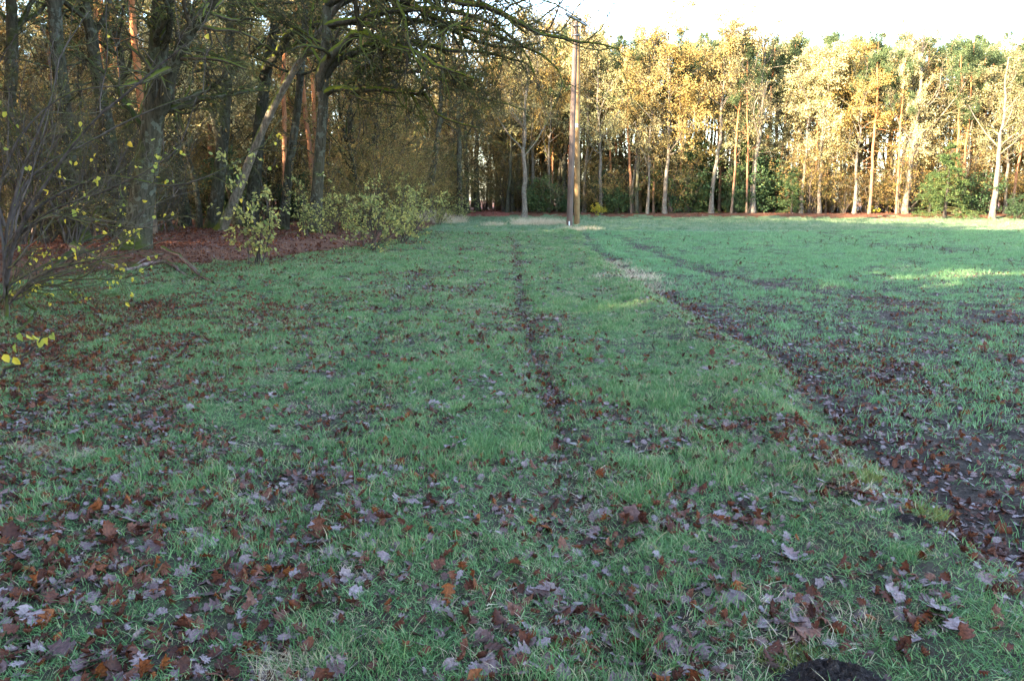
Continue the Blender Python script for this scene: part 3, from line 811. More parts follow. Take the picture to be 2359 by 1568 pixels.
def replant(src, loc, label, group=None, rz=0.0, sc=1.0, rx=0.0, ry=0.0, kids={}):
    e = src.copy(); COL.objects.link(e)
    e.location = loc; e.rotation_euler = (rx, ry, rz); e.scale = (sc, sc, sc) if not hasattr(sc, '__len__') else sc
    for c in kids[src.name]:
        k = c.copy(); COL.objects.link(k); k.parent = e
    e['label'] = label
    if group: e['group'] = group
    elif 'group' in e: del e['group']
    return e

class Kind:
    """one kind of tree: the first stands where it is asked for, later ones are copies of it"""
    def __init__(self, name, cat, parts, stem='trunk', crown='crown'):
        self.name, self.cat, self.parts, self.stem, self.crown, self.first = name, cat, parts, stem, crown, None
    def put(self, x, y, label, group=None, rz=0.0, sc=1.0, rx=0.0, ry=0.0, dz=0.0):
        loc = (x, y, gz(x, y) + dz)
        if self.first is None:
            self.first = plant(self.name, self.parts, loc, label, self.cat, group, rz, sc, rx, ry, self.stem, self.crown)
            self.kids = {self.first.name: list(self.first.children)}
            return self.first
        return replant(self.first, loc, label, group, rz, sc, rx, ry, self.kids)

GOLD = [Kind('oak_tree', 'tree', oak_parts(200 + k, 15.0, 0.185, (L_GOLD, L_AMBER, L_OLIVE, L_GOLD)[k], (9, 11, 10, 7)[k], 0.125, (0.26, 0.30, 0.36, 0.22)[k], 20, M_TWIGPALE, (9, 7), limb_len=0.35, bark=M_GREYOAK, low_dead=3, wob=0.5, twig_r=0.013, keep=(1, 1, 0.9, 0.8)[k])) for k in range(4)]
PALE = [Kind('oak_tree', 'tree', oak_parts(220 + k, 15.0, 0.26, L_GOLD, 2, 0.13, 0.36, 16, M_TWIGPALE, (8, 8), limb_len=0.36, bark=M_GREYOAK, low_dead=3, wob=0.5, keep=0.5, twig_r=0.016, limbang=44)) for k in range(2)]
WOODOAK = [Kind('oak_tree', 'tree', oak_parts(240 + k, 15.5, 0.27, L_BROWN, 4, 0.13, 0.38, 15, M_TWIG, (7, 6), limb_len=0.34, low_dead=7, wob=0.45, keep=0.8)) for k in range(4)]
SMALLOAK = [Kind('oak_tree', 'tree', oak_parts(420 + k, 9.0, 0.12, L_BROWN, 5, 0.10, 0.22, 16, M_TWIG, (7, 6), limb_len=0.36, low_dead=5, wob=0.5, keep=0.75, twig_r=0.008, leaf_spread=0.06)) for k in range(3)]
SMALLGOLD = [Kind('oak_tree', 'tree', oak_parts(425 + k, 9.0, 0.12, (L_GOLD, L_AMBER)[k], 5, 0.115, 0.22, 16, M_TWIGPALE, (7, 6), limb_len=0.36, low_dead=5, wob=0.5, keep=0.75, twig_r=0.008, leaf_spread=0.06)) for k in range(2)]
PINE = [Kind('pine_tree', 'tree', pine_parts(260 + k, 15.0, 0.16, (0.62, 0.55, 0.68)[k])) for k in range(3)]
SPRUCE = [Kind('spruce_tree', 'tree', spruce_parts(280 + k, 6.5, 2.3)) for k in range(2)]
THUJA = [Kind('thuja_tree', 'tree', spruce_parts(290, 5.0, 1.15, L_EVER, 110, 6, 14))]
UNDER = [Kind('evergreen_shrub', 'shrub', shrub_parts(300 + k, 3.0, 2.6, 14, L_EVER, 9, 0.13, 0.6, (6, 5), lspread=0.10), 'stems') for k in range(3)]
BROWNSH = [Kind('hornbeam_shrub', 'shrub', shrub_parts(310 + k, 5.2, 3.6, 15, L_BROWN, 5, 0.085, 0.62, (9, 8), lspread=0.06, twig=M_TWIG, r=0.03, keep=0.75), 'stems') for k in range(3)]
HAZEL = [Kind('hazel_shrub', 'shrub', shrub_parts(320 + k, 2.3, (1.6, 2.6, 2.4)[k], (6, 11, 13)[k], L_HAZEL, (4, 4, 4)[k], 0.092, 0.75, (6, 5), r=0.016, keep=(.7, .5, .55)[k]), 'stems') for k in range(3)]
YBUSH = [Kind('yellow_shrub', 'shrub', shrub_parts(330, 1.2, 1.3, 9, L_YELLOW, 8, 0.10, 0.7, (5, 4), lspread=0.07), 'stems')]

R = random.Random(4)
def turn(): return R.uniform(0, 6.283)

# --- the far tree line, front row (u of the foot, v of the foot, v of the top, kind, lean, label)
def foot(u, y):
    d = ray(u, 500); return d[0] / d[1] * y
def tall(v, y): return EYE + (456 - v) * KD * y
ROW = [
    (1168, 71.0, 230, WOODOAK[0], (0.00), 'dark slender oak standing on the path side of the leaning pale trunk'),
    (1181, 73.0, 210, WOODOAK[1], (-0.05), 'dark crooked oak just behind the path opening beside the slender one'),
    (1207, 66.0, 120, PALE[0], (-0.05), 'pale trunked oak leaning left at the right edge of the path opening'),
    (1262, 71.0, 110, GOLD[1], 0.02, 'thin forked oak between the path opening and the utility pole'),
    (1345, 70.0, 130, GOLD[0], -0.02, 'grey oak half hidden just behind the utility pole'),
    (1383, 68.0, 120, GOLD[2], 0.01, 'oak with a short sunlit pale foot beside the yellow bush near the pole'),
    (1466, 68.0, 130, WOODOAK[2], 0.02, 'thin dark oak with bare stems sprouting at its foot'),
    (1490, 67.5, 105, GOLD[3], -0.01, 'slightly kinked oak next to the thin dark one'),
    (1530, 67.5, 78, GOLD[1], 0.03, 'tall grey oak leaning slightly right beside the big dark conifer'),
    (1637, 67.0, 95, GOLD[0], 0.0, 'oak with a mottled white foot before the dark evergreen thicket'),
    (1732, 67.0, 92, PALE[1], 0.0, 'straight white trunked oak left of the green thuja column'),
    (1800, 70.0, 125, GOLD[2], 0.0, 'golden oak rising behind the green thuja column'),
    (1886, 66.0, 150, GOLD[3], 0.02, 'grey oak on the red leaf bank right of the thuja column'),
    (1937, 67.5, 160, WOODOAK[3], 0.0, 'thin dark stemmed oak between two grey oaks on the leaf bank'),
    (1966, 65.5, 150, GOLD[1], 0.02, 'oak with one bright sunlit stretch halfway up its trunk'),
    (2066, 65.5, 170, GOLD[0], 0.0, 'slim bright oak leftmost of the close trio at the sunlit meadow edge'),
    (2083, 64.5, 82, PALE[0], 0.0, 'tallest pale bare oak in the middle of the close trio'),
    (2100, 66.0, 190, PALE[1], 0.0, 'thinnest oak rightmost of the close trio beside the spruce'),
    (2285, 60.5, 140, PALE[1], 0.0, 'thick brightly lit white oak trunk standing right of the spruce'),
    (2312, 63.5, 180, GOLD[2], 0.10, 'dark backed oak leaning right behind the thick white trunk'),
    (2440, 60.0, 140, GOLD[3], 0.0, 'golden oak at the far end of the tree line past the white trunk'),
    (2560, 59.0, 130, GOLD[0], 0.0, 'golden oak standing last in the row beyond the meadow'),
]
for u, y, vt, kd, lean, lb in ROW:
    x = foot(u, y); H = tall(vt, y)
    s = H / 15.3
    wide = 1.55 if 'thick' in lb else (0.7 if ('thin' in lb or 'slim' in lb) else 1.0)
    kd.put(x, y, lb, None, turn(), (s * min(wide, 1.1), s * min(wide, 1.1), s), ry=lean)

# --- pines behind the far row
k = 0
for row, (dy, n) in enumerate(((3.5, 26), (7, 30), (11, 32), (16, 34), (22, 36), (29, 38))):
    for i in range(n):
        x = 2.0 + (i + R.uniform(0.1, 0.9)) * (62.0 / n) + row * 0.7
        y = float(wood_y(x)) + dy + R.uniform(-2, 2)
        kd = PINE[k % 3]; k += 1
        H = tall(R.uniform(120, 175), y)
        sv = R.uniform(0.6, 0.85) if row == 0 else R.uniform(0.8, 1.2)
        kd.put(x, y, ('tall reddish pine with bare lower trunk in the stand behind the golden oaks',
                      'reddish pine with bare trunk deep in the stand behind the oaks')[row > 2], ('pines just behind the far oaks', 'pines deep behind the far oaks')[row > 2],
               turn(), (sv, sv, H / 15.0), ry=R.uniform(-.05, .05), rx=R.uniform(-.03, .03))
# --- sunny oaks among and behind the pines
for i in range(44):
    x = -1.0 + i * 1.5 + R.uniform(-1, 1); y = float(wood_y(x)) + R.uniform(2.5, 8) + (12 if i % 3 == 0 else 0)
    ((GOLD + WOODOAK)[(i * 3) % 8] if i % 6 else PALE[i % 2]).put(x, y, 'golden leaved oak in the second rank behind the tree line', 'second rank golden oaks', turn(), tall(R.uniform(100, 230), y) / 15.3)

for i in range(62):
    x = -2.0 + i * 1.12 + R.uniform(-.8, .8); y = float(wood_y(x)) + R.uniform(9, 40)
    SMALLOAK[i % 3].put(x, y, 'young brown leaved oak filling the far wood between the pines', 'young oaks of the far wood', turn(), R.uniform(0.8, 1.35))

# --- evergreens and undergrowth at the foot of the far row
def at_uv(kd, u, y, vt, h0, label, group=None, wide=1.0):
    x = foot(u, y); s = tall(vt, y) / h0
    return kd.put(x, y, label, group, turn(), (s * wide, s * wide, s))
at_uv(THUJA[0], 1822, 66.3, 395, 5.0, 'narrow dark green thuja column standing alone at the wood edge', wide=1.15)
at_uv(THUJA[0], 1705, 68.6, 320, 5.0, 'taller loose thuja behind the straight white trunked oak', wide=1.0)
at_uv(SPRUCE[0], 1590, 70.5, 330, 6.5, 'broad dark spruce in the shade behind the mottled oak', wide=1.25)
at_uv(SPRUCE[1], 1545, 71.5, 350, 6.5, 'dark spruce beside the tall grey oak', wide=1.1)
at_uv(SPRUCE[0], 1775, 71.0, 375, 6.5, 'dark spruce between the white oak and the thuja column', wide=1.2)
at_uv(SPRUCE[0], 2175, 61.5, 330, 6.5, 'sunlit spruce with drooping boughs beside the thick white trunk', wide=1.15)
at_uv(SPRUCE[1], 2140, 63.5, 400, 6.5, 'smaller sunlit spruce leaning on the drooping one', wide=1.3)
for u, y, vt, lb in ((2245, 62.6, 420, 'rounded bright evergreen shrub between spruce and white trunk'), (2345, 60.0, 455, 'low bright evergreen shrub right of the white trunk'),
                     (1420, 68.5, 430, 'bushy green shrub beside the oak with the short sunlit foot'), (1240, 70.5, 425, 'green shrub between the path opening and the pole'),
                     (1690, 67.2, 455, 'low green shrub at the foot of the white trunked oak'), (1300, 69.5, 455, 'low green shrub directly behind the pole')):
    at_uv(UNDER[R.randrange(3)], u, y, vt, 3.0, lb, wide=1.2)
at_uv(YBUSH[0], 1372, 67.6, 475, 1.2, 'small bright yellow bush at the foot of the sunlit oak', wide=1.2)
at_uv(YBUSH[0], 2000, 65.6, 483, 1.2, 'tiny yellow bush on the red leaf bank', wide=1.0)
for i in range(44):
    x = -3 + i * 1.25 + R.uniform(-.6, .6); y = float(wood_y(x)) + R.uniform(3.5, 14)
    if x < 7 or x > 25:
        BROWNSH[i % 3].put(x, y, 'twiggy brown leaved shrub among the far trunks', 'brown shrubs of the far wood', turn(), R.uniform(0.6, 1.1)); continue
    UNDER[i % 3].put(x, y, 'shaded dark green evergreen shrub in the undergrowth behind the far trunks', 'dark undergrowth shrubs of the far wood', turn(), R.uniform(0.9, 1.9))
for i in range(46):
    x = 0.5 + i * 1.2 + R.uniform(-.9, .9); y = float(wood_y(x)) + R.uniform(1.5, 14)
    BROWNSH[i % 3].put(x, y, 'twiggy brown leaved shrub among the far trunks', 'brown shrubs of the far wood', turn(), R.uniform(0.5, 1.25))

# ------------------------------------------------------------------ the wood on the left
def pxpath(pts, y0, y1=None):
    n = len(pts); y1 = y0 if y1 is None else y1
    return [at_depth(u, v, y0 + (y1 - y0) * i / max(n - 1, 1)) for i, (u, v) in enumerate(pts)]

def custom_tree(name, seed, trunk, r0, r1, flare, limbs, label, mat, twigmat, leaf=None, nl=1, ls=0.1, keep=0.3, auto=8, tw=(12, 6, 4), droop=0.10, mosslimb=None, trunk_p=0.6):
    rng = np.random.default_rng(seed)
    base = np.array(trunk[0]); base[2] = gz(base[0], base[1])
    tp = smooth_path(np.array(trunk), 26) - base
    tp[0, 2] = -0.25
    P0 = tp[None]; R0 = taper(26, r0, r1, flare, trunk_p)[None]
    LP = [smooth_path(np.array(p), 16) - base for p, _, _ in limbs]
    LR = [np.linspace(a * 1.3, b * 1.3, 16) for _, a, b in limbs]
    v = [tubes(P0, R0, 18, rng, 0.03)]
    e = empty(name, base)
    nt, nb = max(1, auto), tw
    groups = []
    if auto:
        A, AR = children(rng, P0, R0, auto, 0.35, 0.98, 58, 14, 0.32, 0.35, 0.4, 16, 0.14, 0.03, rmin=0.03)
        groups.append((A, AR))
    if LP: groups.append((np.array(LP) + 0.03 * rng.standard_normal((len(LP), 16, 3)), np.array(LR)))
    A = np.concatenate([g[0] for g in groups]); AR = np.concatenate([g[1] for g in groups])
    obj('trunk', mesh_np('trunk', [(a, b, 0, t) for a, b, t in v]), [mat], e)
    for i in range(len(A)):
        a, b, t = tubes(A[i:i + 1], AR[i:i + 1], 9, rng, 0.05)
        obj('limb', mesh_np('limb', [(a, b, 0, t)]), [mosslimb or mat], e)
    L2, R2 = children(rng, A, AR, nb[0], 0.12, 1.0, 48, 16, 0.30, 0.45, 0.5, 8, 0.2, 0.03, rmin=0.014, droop=droop)
    L3, R3 = children(rng, L2, R2, nb[1], 0.12, 1.0, 46, 16, 0.48, 0.4, 0.55, 6, 0.22, 0.0, rmin=0.009, droop=droop * 1.5, minlen=0.4)
    L4, R4 = children(rng, L3, R3, nb[2], 0.1, 1.0, 46, 18, 0.50, 0.4, 0.6, 4, 0.24, 0.0, rmin=0.0065, droop=droop * 2, minlen=0.25)
    parts = [(a, b, 0, t) for a, b, t in (tubes(L2, R2, 5, rng), tubes(L3, R3, 4, rng), tubes(L4, R4, 3, rng))]
    if leaf is not None:
        a, b, t = leaves_on(rng, L4, nl, ls, ls * 0.6, 0.4, 0.04, 0.3, keep=keep); parts.append((a, b, 1, t))
    obj('crown', mesh_np('crown', parts), [twigmat] + ([leaf] if leaf else []), e)
    return tag(e, label, 'tree')

custom_tree('oak_tree', 401, pxpath([(308, 603), (318, 520), (336, 400), (352, 280), (362, 150), (372, 0), (382, -160), (392, -340)], 20.2),
            0.36, 0.17, 0.30,
            [(pxpath([(350, 300), (378, 222), (405, 142), (442, 72), (482, 22), (530, -50), (590, -120)], 20.2, 19.0), 0.15, 0.05),
             (pxpath([(360, 138), (395, 126), (424, 120), (468, 116), (516, 132), (545, 150)], 20.2, 21.5), 0.06, 0.015),
             (pxpath([(345, 330), (300, 260), (262, 200), (215, 150), (150, 120)], 20.2, 21.5), 0.06, 0.015)],
            'big grey oak with flared mossy foot and a fallen branch lying before it', M_OAK, M_TWIG, auto=8, leaf=L_BROWN, keep=0.15)
custom_tree('leaning_tree', 402, pxpath([(500, 548), (545, 450), (590, 332), (640, 226), (700, 126), (745, 60), (787, 0), (835, -80), (890, -170)], 33.0, 31.0),
            0.215, 0.10, 0.10, [], 'slender bare trunk leaning steeply over from the wood edge', M_LEAN, M_TWIG, auto=5, tw=(8, 5, 3))
custom_tree('oak_tree', 403, pxpath([(487, 545), (500, 450), (512, 330), (522, 200), (530, 80), (533, 0), (538, -160), (540, -300)], 35.5),
            0.34, 0.14, 0.10, [(pxpath([(530, 12), (570, 9), (620, 7), (655, 6), (700, 0)], 35.5, 34), 0.10, 0.04)],
            'upright grey green oak standing directly behind the foot of the leaning trunk', M_OAK, M_TWIG, auto=8, leaf=L_BROWN, keep=0.4)
custom_tree('oak_tree', 404, pxpath([(575, 548), (588, 390), (603, 245), (617, 147), (632, 70), (645, 0), (668, -150), (690, -300)], 36.5),
            0.36, 0.16, 0.08,
            [(pxpath([(603, 190), (617, 151), (647, 118), (660, 88), (702, 61), (753, 40), (775, 21), (820, -10), (880, -40)], 36.3, 33.0), 0.17, 0.06),
             (pxpath([(690, 66), (727, 58), (764, 55), (827, 52), (891, 59), (932, 48), (985, 50), (1060, 82), (1150, 106), (1240, 100)], 35.0, 28.5), 0.12, 0.025)],
            'thick dark oak with a bright mossy limb arching towards the track', M_OAK, M_TWIG, auto=7, leaf=L_BROWN, keep=0.3, mosslimb=M_MOSSY)
custom_tree('oak_tree', 405, pxpath([(652, 552), (664, 400), (680, 290), (690, 200), (699, 80), (704, 0), (712, -150), (720, -300)], 34.0),
            0.22, 0.10, 0.06, [], 'straight slim oak between the thick mossy limbed oak and the spreading one', M_OAK, M_TWIG, auto=7, leaf=L_BROWN, keep=0.35)
custom_tree('oak_tree', 406, pxpath([(722, 562), (733, 400), (743, 260), (747, 170), (751, 60), (756, -60), (765, -200), (775, -330)], 30.5),
            0.26, 0.12, 0.10,
            [(pxpath([(741, 210), (743, 158), (775, 118), (811, 84), (836, 74), (869, 88), (901, 105), (939, 111), (964, 125), (1004, 151), (1043, 165), (1095, 182)], 30.5, 27.5), 0.15, 0.03),
             (pxpath([(742, 185), (785, 134), (823, 114), (869, 103), (932, 103), (980, 102), (1050, 122), (1120, 120), (1200, 142)], 30.5, 29.0), 0.12, 0.025),
             (pxpath([(742, 222), (768, 206), (806, 204), (858, 207), (932, 214), (960, 216), (977, 217), (988, 234), (1006, 263), (1043, 281), (1064, 285), (1105, 294)], 30.5, 29.0), 0.10, 0.02),
             (pxpath([(940, 214), (968, 209), (994, 184), (1022, 184), (1066, 202), (1125, 216)], 29.5, 28.5), 0.05, 0.015),
             (pxpath([(750, 10), (850, -36), (950, -28), (1050, 4), (1137, 20), (1210, 57), (1246, 79), (1317, 95), (1375, 100), (1425, 112)], 30.5, 25.5), 0.14, 0.016),
             (pxpath([(754, -50), (900, -84), (1020, -34), (1100, 10), (1160, 40), (1215, 80)], 30.5, 28.0), 0.12, 0.02),
             (pxpath([(748, 100), (830, 150), (900, 165), (980, 170), (1060, 205), (1140, 235), (1200, 250)], 30.5, 31.5), 0.07, 0.015),
             (pxpath([(750, 60), (850, 40), (960, 20), (1060, 30), (1140, 60), (1200, 110), (1230, 170)], 30.5, 28.0), 0.11, 0.018),
             (pxpath([(752, -20), (880, -20), (1000, 40), (1080, 70), (1170, 90), (1260, 140), (1300, 200)], 30.5, 27.5), 0.11, 0.016),
             (pxpath([(757, -90), (900, -120), (1020, -100), (1090, -60), (1150, -20), (1200, 20)], 30.5, 28.0), 0.12, 0.018)],
            'spreading oak whose mossy limbs overhang the track almost to the pole', M_OAK, M_TWIG, auto=5, leaf=L_BROWN, keep=0.25, tw=(24, 8, 5), droop=0.13, mosslimb=M_MOSSY)

def merge(parts):
    out = []
    for me, off in ((parts[0], 0), (parts[2], len(parts[1]))):
        nv, nq = len(me.vertices), len(me.polygons)
        v = np.zeros(nv * 3, np.float32); me.vertices.foreach_get('co', v)
        q = np.zeros(nq * 4, np.int32); me.loops.foreach_get('vertex_index', q)
        m = np.zeros(nq, np.int32); me.polygons.foreach_get('material_index', m)
        t = np.zeros(nv, np.float32); me.attributes['tint'].data.foreach_get('value', t)
        v = v.reshape(-1, 3); q = q.reshape(-1, 4); m = m + off
        for k in np.unique(m):
            s = m == k
            u, inv = np.unique(q[s], return_inverse=True)
            out.append((v[u], inv.reshape(-1, 4), int(k), t[u]))
    return mesh_np('woodland_tree', out), parts[1] + parts[3]

BARESH = [Kind('hazel_shrub', 'shrub', shrub_parts(430 + k, 4.6, 3.4, 13, L_BROWN, 2, 0.07, 0.62, (9, 8), lspread=0.05, r=0.028, keep=0.25), 'stems') for k in range(2)]
# trunks near the front of the wood
for u, y, kd, sc, lean, lb in ((176, 24.5, WOODOAK[0], 1.05, -0.11, 'greenish oak leaning left behind the near yellow leaved shrub'),
                               (276, 27.0, WOODOAK[1], 1.05, -0.07, 'dark upright oak close behind the big flared oak'),
                               (300, 33.0, WOODOAK[2], 0.9, -0.03, 'slim oak seen between the dark upright oak and the big flared oak'),
                               (425, 38.0, WOODOAK[3], 0.95, 0.02, 'grey oak standing between the big flared oak and the leaning trunk'),
                               (548, 41.0, WOODOAK[0], 0.95, 0.12, 'oak leaning right behind the leaning trunk'),
                               (40, 26.0, WOODOAK[3], 1.0, -0.04, 'grey green oak trunk at the picture edge behind the near shrub'),
                               (820, 40.0, WOODOAK[2], 0.9, 0.06, 'oak rising out of the thicket behind the spreading mossy oak'),
                               (905, 46.0, WOODOAK[1], 0.95, 0.04, 'oak in the brown thicket above the second hazel'),
                               (985, 55.0, WOODOAK[0], 1.0, 0.05, 'oak in the thicket above the pale dry grass'),
                               (1060, 64.0, WOODOAK[3], 1.0, 0.04, 'oak at the left side of the path opening')):
    kd.put(foot(u, y), y, lb, None, turn(), sc, ry=lean)

WR = random.Random(21)
taken = [(foot(u, y), y) for u, y in ((308, 20.2), (500, 33), (487, 35.5), (575, 36.5), (652, 34), (722, 30.5), (176, 24.5), (276, 27), (300, 33), (425, 38), (548, 41), (820, 40), (905, 46), (985, 55), (1060, 64))]
spots = []
yy = 24.0
while yy < 98:
    xx = -0.70 * yy - 2
    while xx < 6:
        x = xx + WR.uniform(-1.3, 1.3); y = yy + WR.uniform(-1.3, 1.3)
        lim = float(wood_x(min(y, 66))) - 2.5
        px = -2.1 - (y - 69) * 0.033
        if (x < lim or (y > 73 and x < 3)) and not (y > 60 and abs(x - px) < 2.8) and all((x - a) ** 2 + (y - b) ** 2 > 4.0 for a, b in taken) and not (y < 38 and x > -0.37 * y - 1.5) and not (y < 28):
            spots.append((x, y))
        xx += 3.7 if y < 60 else 4.6
    yy += 3.7
for i, (x, y) in enumerate(spots):
    deep = float(wood_x(min(y, 66))) - x
    if deep > 6 and WR.random() < 0.6:
        s = WR.uniform(0.8, 1.2)
        PINE[i % 3].put(x, y, 'reddish pine trunk inside the wood behind the mossy oaks', 'pines inside the near wood', turn(), (s, s, WR.uniform(.95, 1.1)), ry=WR.uniform(-.05, .05))
    elif WR.random() < 0.45:
        (GOLD if deep > 7 else WOODOAK)[i % 4].put(x, y, 'slender oak inside the wood among the pines', 'oaks inside the near wood', turn(), WR.uniform(0.85, 1.1), ry=WR.uniform(-.08, .08))
    else:
        SMALLOAK[i % 3].put(x, y, 'young oak with brown leaves in the understorey of the wood', 'young oaks in the near wood', turn(), WR.uniform(0.7, 1.1), ry=WR.uniform(-.1, .1))

# thicket along the wood edge
TH = random.Random(8)
for i in range(26):
    y = 33 + i * 1.6 + TH.uniform(-.6, .6)
    x = float(wood_x(y)) - 1.0 - TH.uniform(0.2, 2.2)
    BROWNSH[i % 3].put(x, y, 'tangled brown leaved hornbeam in the thicket along the wood edge', 'hornbeam thicket along the wood edge', turn(), TH.uniform(0.6, 0.85) + 0.35 * i / 26)
for i in range(13):
    y = 37 + i * 2.7 + TH.uniform(-.8, .8)
    x = float(wood_x(y)) - 2.4 - TH.uniform(0, 1.2)
    SMALLOAK[i % 3].put(x, y, 'brown leaved young oak rising from the thicket along the wood edge', 'young oaks of the wood edge thicket', turn(), TH.uniform(0.8, 1.05), ry=0.06)
for i in range(24):
    y = TH.uniform(20, 36); x = -0.64 * y + TH.uniform(0, 0.72) * (float(wood_x(y)) - 1.5 + 0.64 * y)
    if x > -0.43 * y: x = -0.43 * y - TH.uniform(0, 0.2) * y
    BARESH[i % 2].put(x, y, 'bare twiggy hazel under the trees of the wood', 'bare hazels under the near wood', turn(), TH.uniform(0.7, 1.2))
for u, y, kd, sc, lb in ((585, 19.0, HAZEL[0], 1.0, 'small hazel with yellow green leaves on one thin stem beside the red leaf floor'),
                         (850, 24.8, HAZEL[1], 1.0, 'wide pale leaved hazel bulging out from the wood edge'),
                         (925, 29.0, HAZEL[2], 0.95, 'yellow green hazel adjoining the wide pale one'),
                         (775, 29.0, HAZEL[1], 0.85, 'hazel behind the wide pale one under the mossy limbs'),
                         (700, 27.5, HAZEL[0], 0.75, 'sparse hazel between the small one and the wide one'),
                         (950, 36.0, HAZEL[2], 1.0, 'yellow leaved hazel behind the pale dry grass'),
                         (1010, 48.0, HAZEL[2], 0.75, 'olive hazel above the dry grass before the path opening'),
                         (1060, 57.0, HAZEL[2], 0.8, 'far olive hazel nearest to the path opening')):
    kd.put(foot(u, y), y, lb, None, turn(), sc)

# the shrub close by at the picture's edge
NS = [[(18, 738), (14, 640), (30, 560), (84, 452), (192, 304), (260, 240), (364, 152), (430, 100)],
      [(16, 738), (8, 560), (52, 380), (112, 220), (136, 120), (200, 20)],
      [(20, 700), (80, 640), (180, 604), (290, 582), (392, 545)],
      [(20, 690), (100, 646), (200, 648), (300, 640), (360, 600)],
      [(12, 600), (100, 505), (220, 515), (340, 522), (400, 495)],
      [(12, 620), (58, 420), (190, 330), (330, 255), (480, 205)],
      [(10, 600), (2, 440), (60, 300), (170, 210), (330, 190), (420, 150)],
      [(14, 570), (120, 480), (280, 415), (405, 330), (442, 215)],
      [(12, 580), (80, 480), (240, 405), (400, 425), (520, 385), (610, 330)],
      [(10, 520), (-30, 360), (-20, 200), (40, 80)],
      [(14, 660), (120, 600), (240, 560), (340, 470), (470, 430)]]
NY = [(10.7, 10.0), (10.7, 11.3), (10.6, 9.8), (10.6, 9.6), (10.7, 9.7), (10.7, 11.6), (10.7, 11.2), (10.7, 10.0), (10.7, 10.8), (10.7, 9.8), (10.7, 11.4)]
NR = [0.05, 0.04, 0.03, 0.022, 0.025, 0.032, 0.03, 0.028, 0.032, 0.03, 0.022]
def near_shrub():
    rng = np.random.default_rng(350)
    x, y = on_ground(15, 742); base = np.array([x, y, gz(x, y)])
    e = empty('yellow_leaved_shrub', base)
    P = np.array([smooth_path(np.array(pxpath(p, *d)), 18) for p, d in zip(NS, NY)]) - base
    P[:, 1:] += np.cumsum(0.006 * rng.standard_normal((len(NS), 17, 3)), 1)
    for k in (0, 1): P[k, 0] = (0, 0, -0.1)
    RR = 0.72 * np.array(NR)[:, None] * np.linspace(1, 0.28, 18)[None]
    for i in range(len(NS)):
        a, b, t = tubes(P[i:i + 1], RR[i:i + 1], 8, rng, 0.05)
        obj('branch', mesh_np('branch', [(a, b, 0, t)]), [M_SHRUBTWIG], e)
    L2, R2 = children(rng, P, RR, 9, 0.15, 1.0, 42, 14, 0.30, 0.5, 0.5, 9, 0.13, 0.01, rmin=0.005, bias=(0.25, 0, 0.1))
    L3, R3 = children(rng, L2, R2, 6, 0.1, 1.0, 44, 16, 0.42, 0.4, 0.6, 6, 0.16, 0.0, rmin=0.0035, minlen=0.2)
    L4, R4 = children(rng, L3, R3, 2, 0.2, 1.0, 44, 16, 0.42, 0.4, 0.7, 4, 0.16, 0.0, rmin=0.0028, minlen=0.1)
    parts = [(a, b, 0, t) for a, b, t in (tubes(L2, R2, 5, rng), tubes(L3, R3, 4, rng), tubes(L4, R4, 3, rng))]
    low = L3[(L3[:, 0, 2] < 2.3)]
    a, b, t = leaves_on(rng, low, 2, 0.066, 0.047, 1.0, 0.01, 0.0, keep=0.11, tintgrp=False); parts.append((a, b, 1, t))
    a, b, t = leaves_on(rng, L3, 1, 0.078, 0.055, 1.0, 0.01, 0.0, keep=0.06, tintgrp=False); parts.append((a, b, 1, t))
    obj('twigs', mesh_np('twigs', parts), [M_SHRUBTWIG, L_YELLOW], e)
    tag(e, 'near straggly shrub with hanging yellow leaves and long bare rising branches', 'shrub')
near_shrub()
LOWN = Kind('yellow_leaved_shrub', 'shrub', shrub_parts(353, 2.0, 2.6, 7, L_YELLOW, 3, 0.06, 0.7, (6, 5), M_SHRUBTWIG, r=0.022, keep=0.22, wob=0.12, bias=(0.9, -0.1, -0.45), droop=0.06, lspread=0.01, ldroop=0.8, tropz=0.04, t0=0.2), 'stems')
gx, gy = on_ground(-30, 700)
LOWN.put(gx, gy, 'low spreading shrub with bright yellow leaves beneath the straggly one', None, 0.4, 1.0)

def bent_stick(name, pts, r0, r1, label, cat, mat, twigs=(), seed=1):
    rng = np.random.default_rng(seed)
    W = smooth_path(np.array(pts), 18)
    base = W[0].copy(); P = (W - base)[None]
    P[0] += 0.012 * rng.standard_normal(P[0].shape)
    e = empty(name, base)
    a, b, t = tubes(P, np.linspace(r0, r1, 18)[None], 8, rng, 0.06)
    obj('stem', mesh_np('stem', [(a, b, 0, t)]), [mat], e)
    for q, ra, rb in twigs:
        T = smooth_path(np.array(q), 10)[None] - base
        a, b, t = tubes(T, np.linspace(ra, rb, 10)[None], 6, rng, 0.05)
        obj('side_branch', mesh_np('side_branch', [(a, b, 0, t)]), [mat], e)
    return e, base

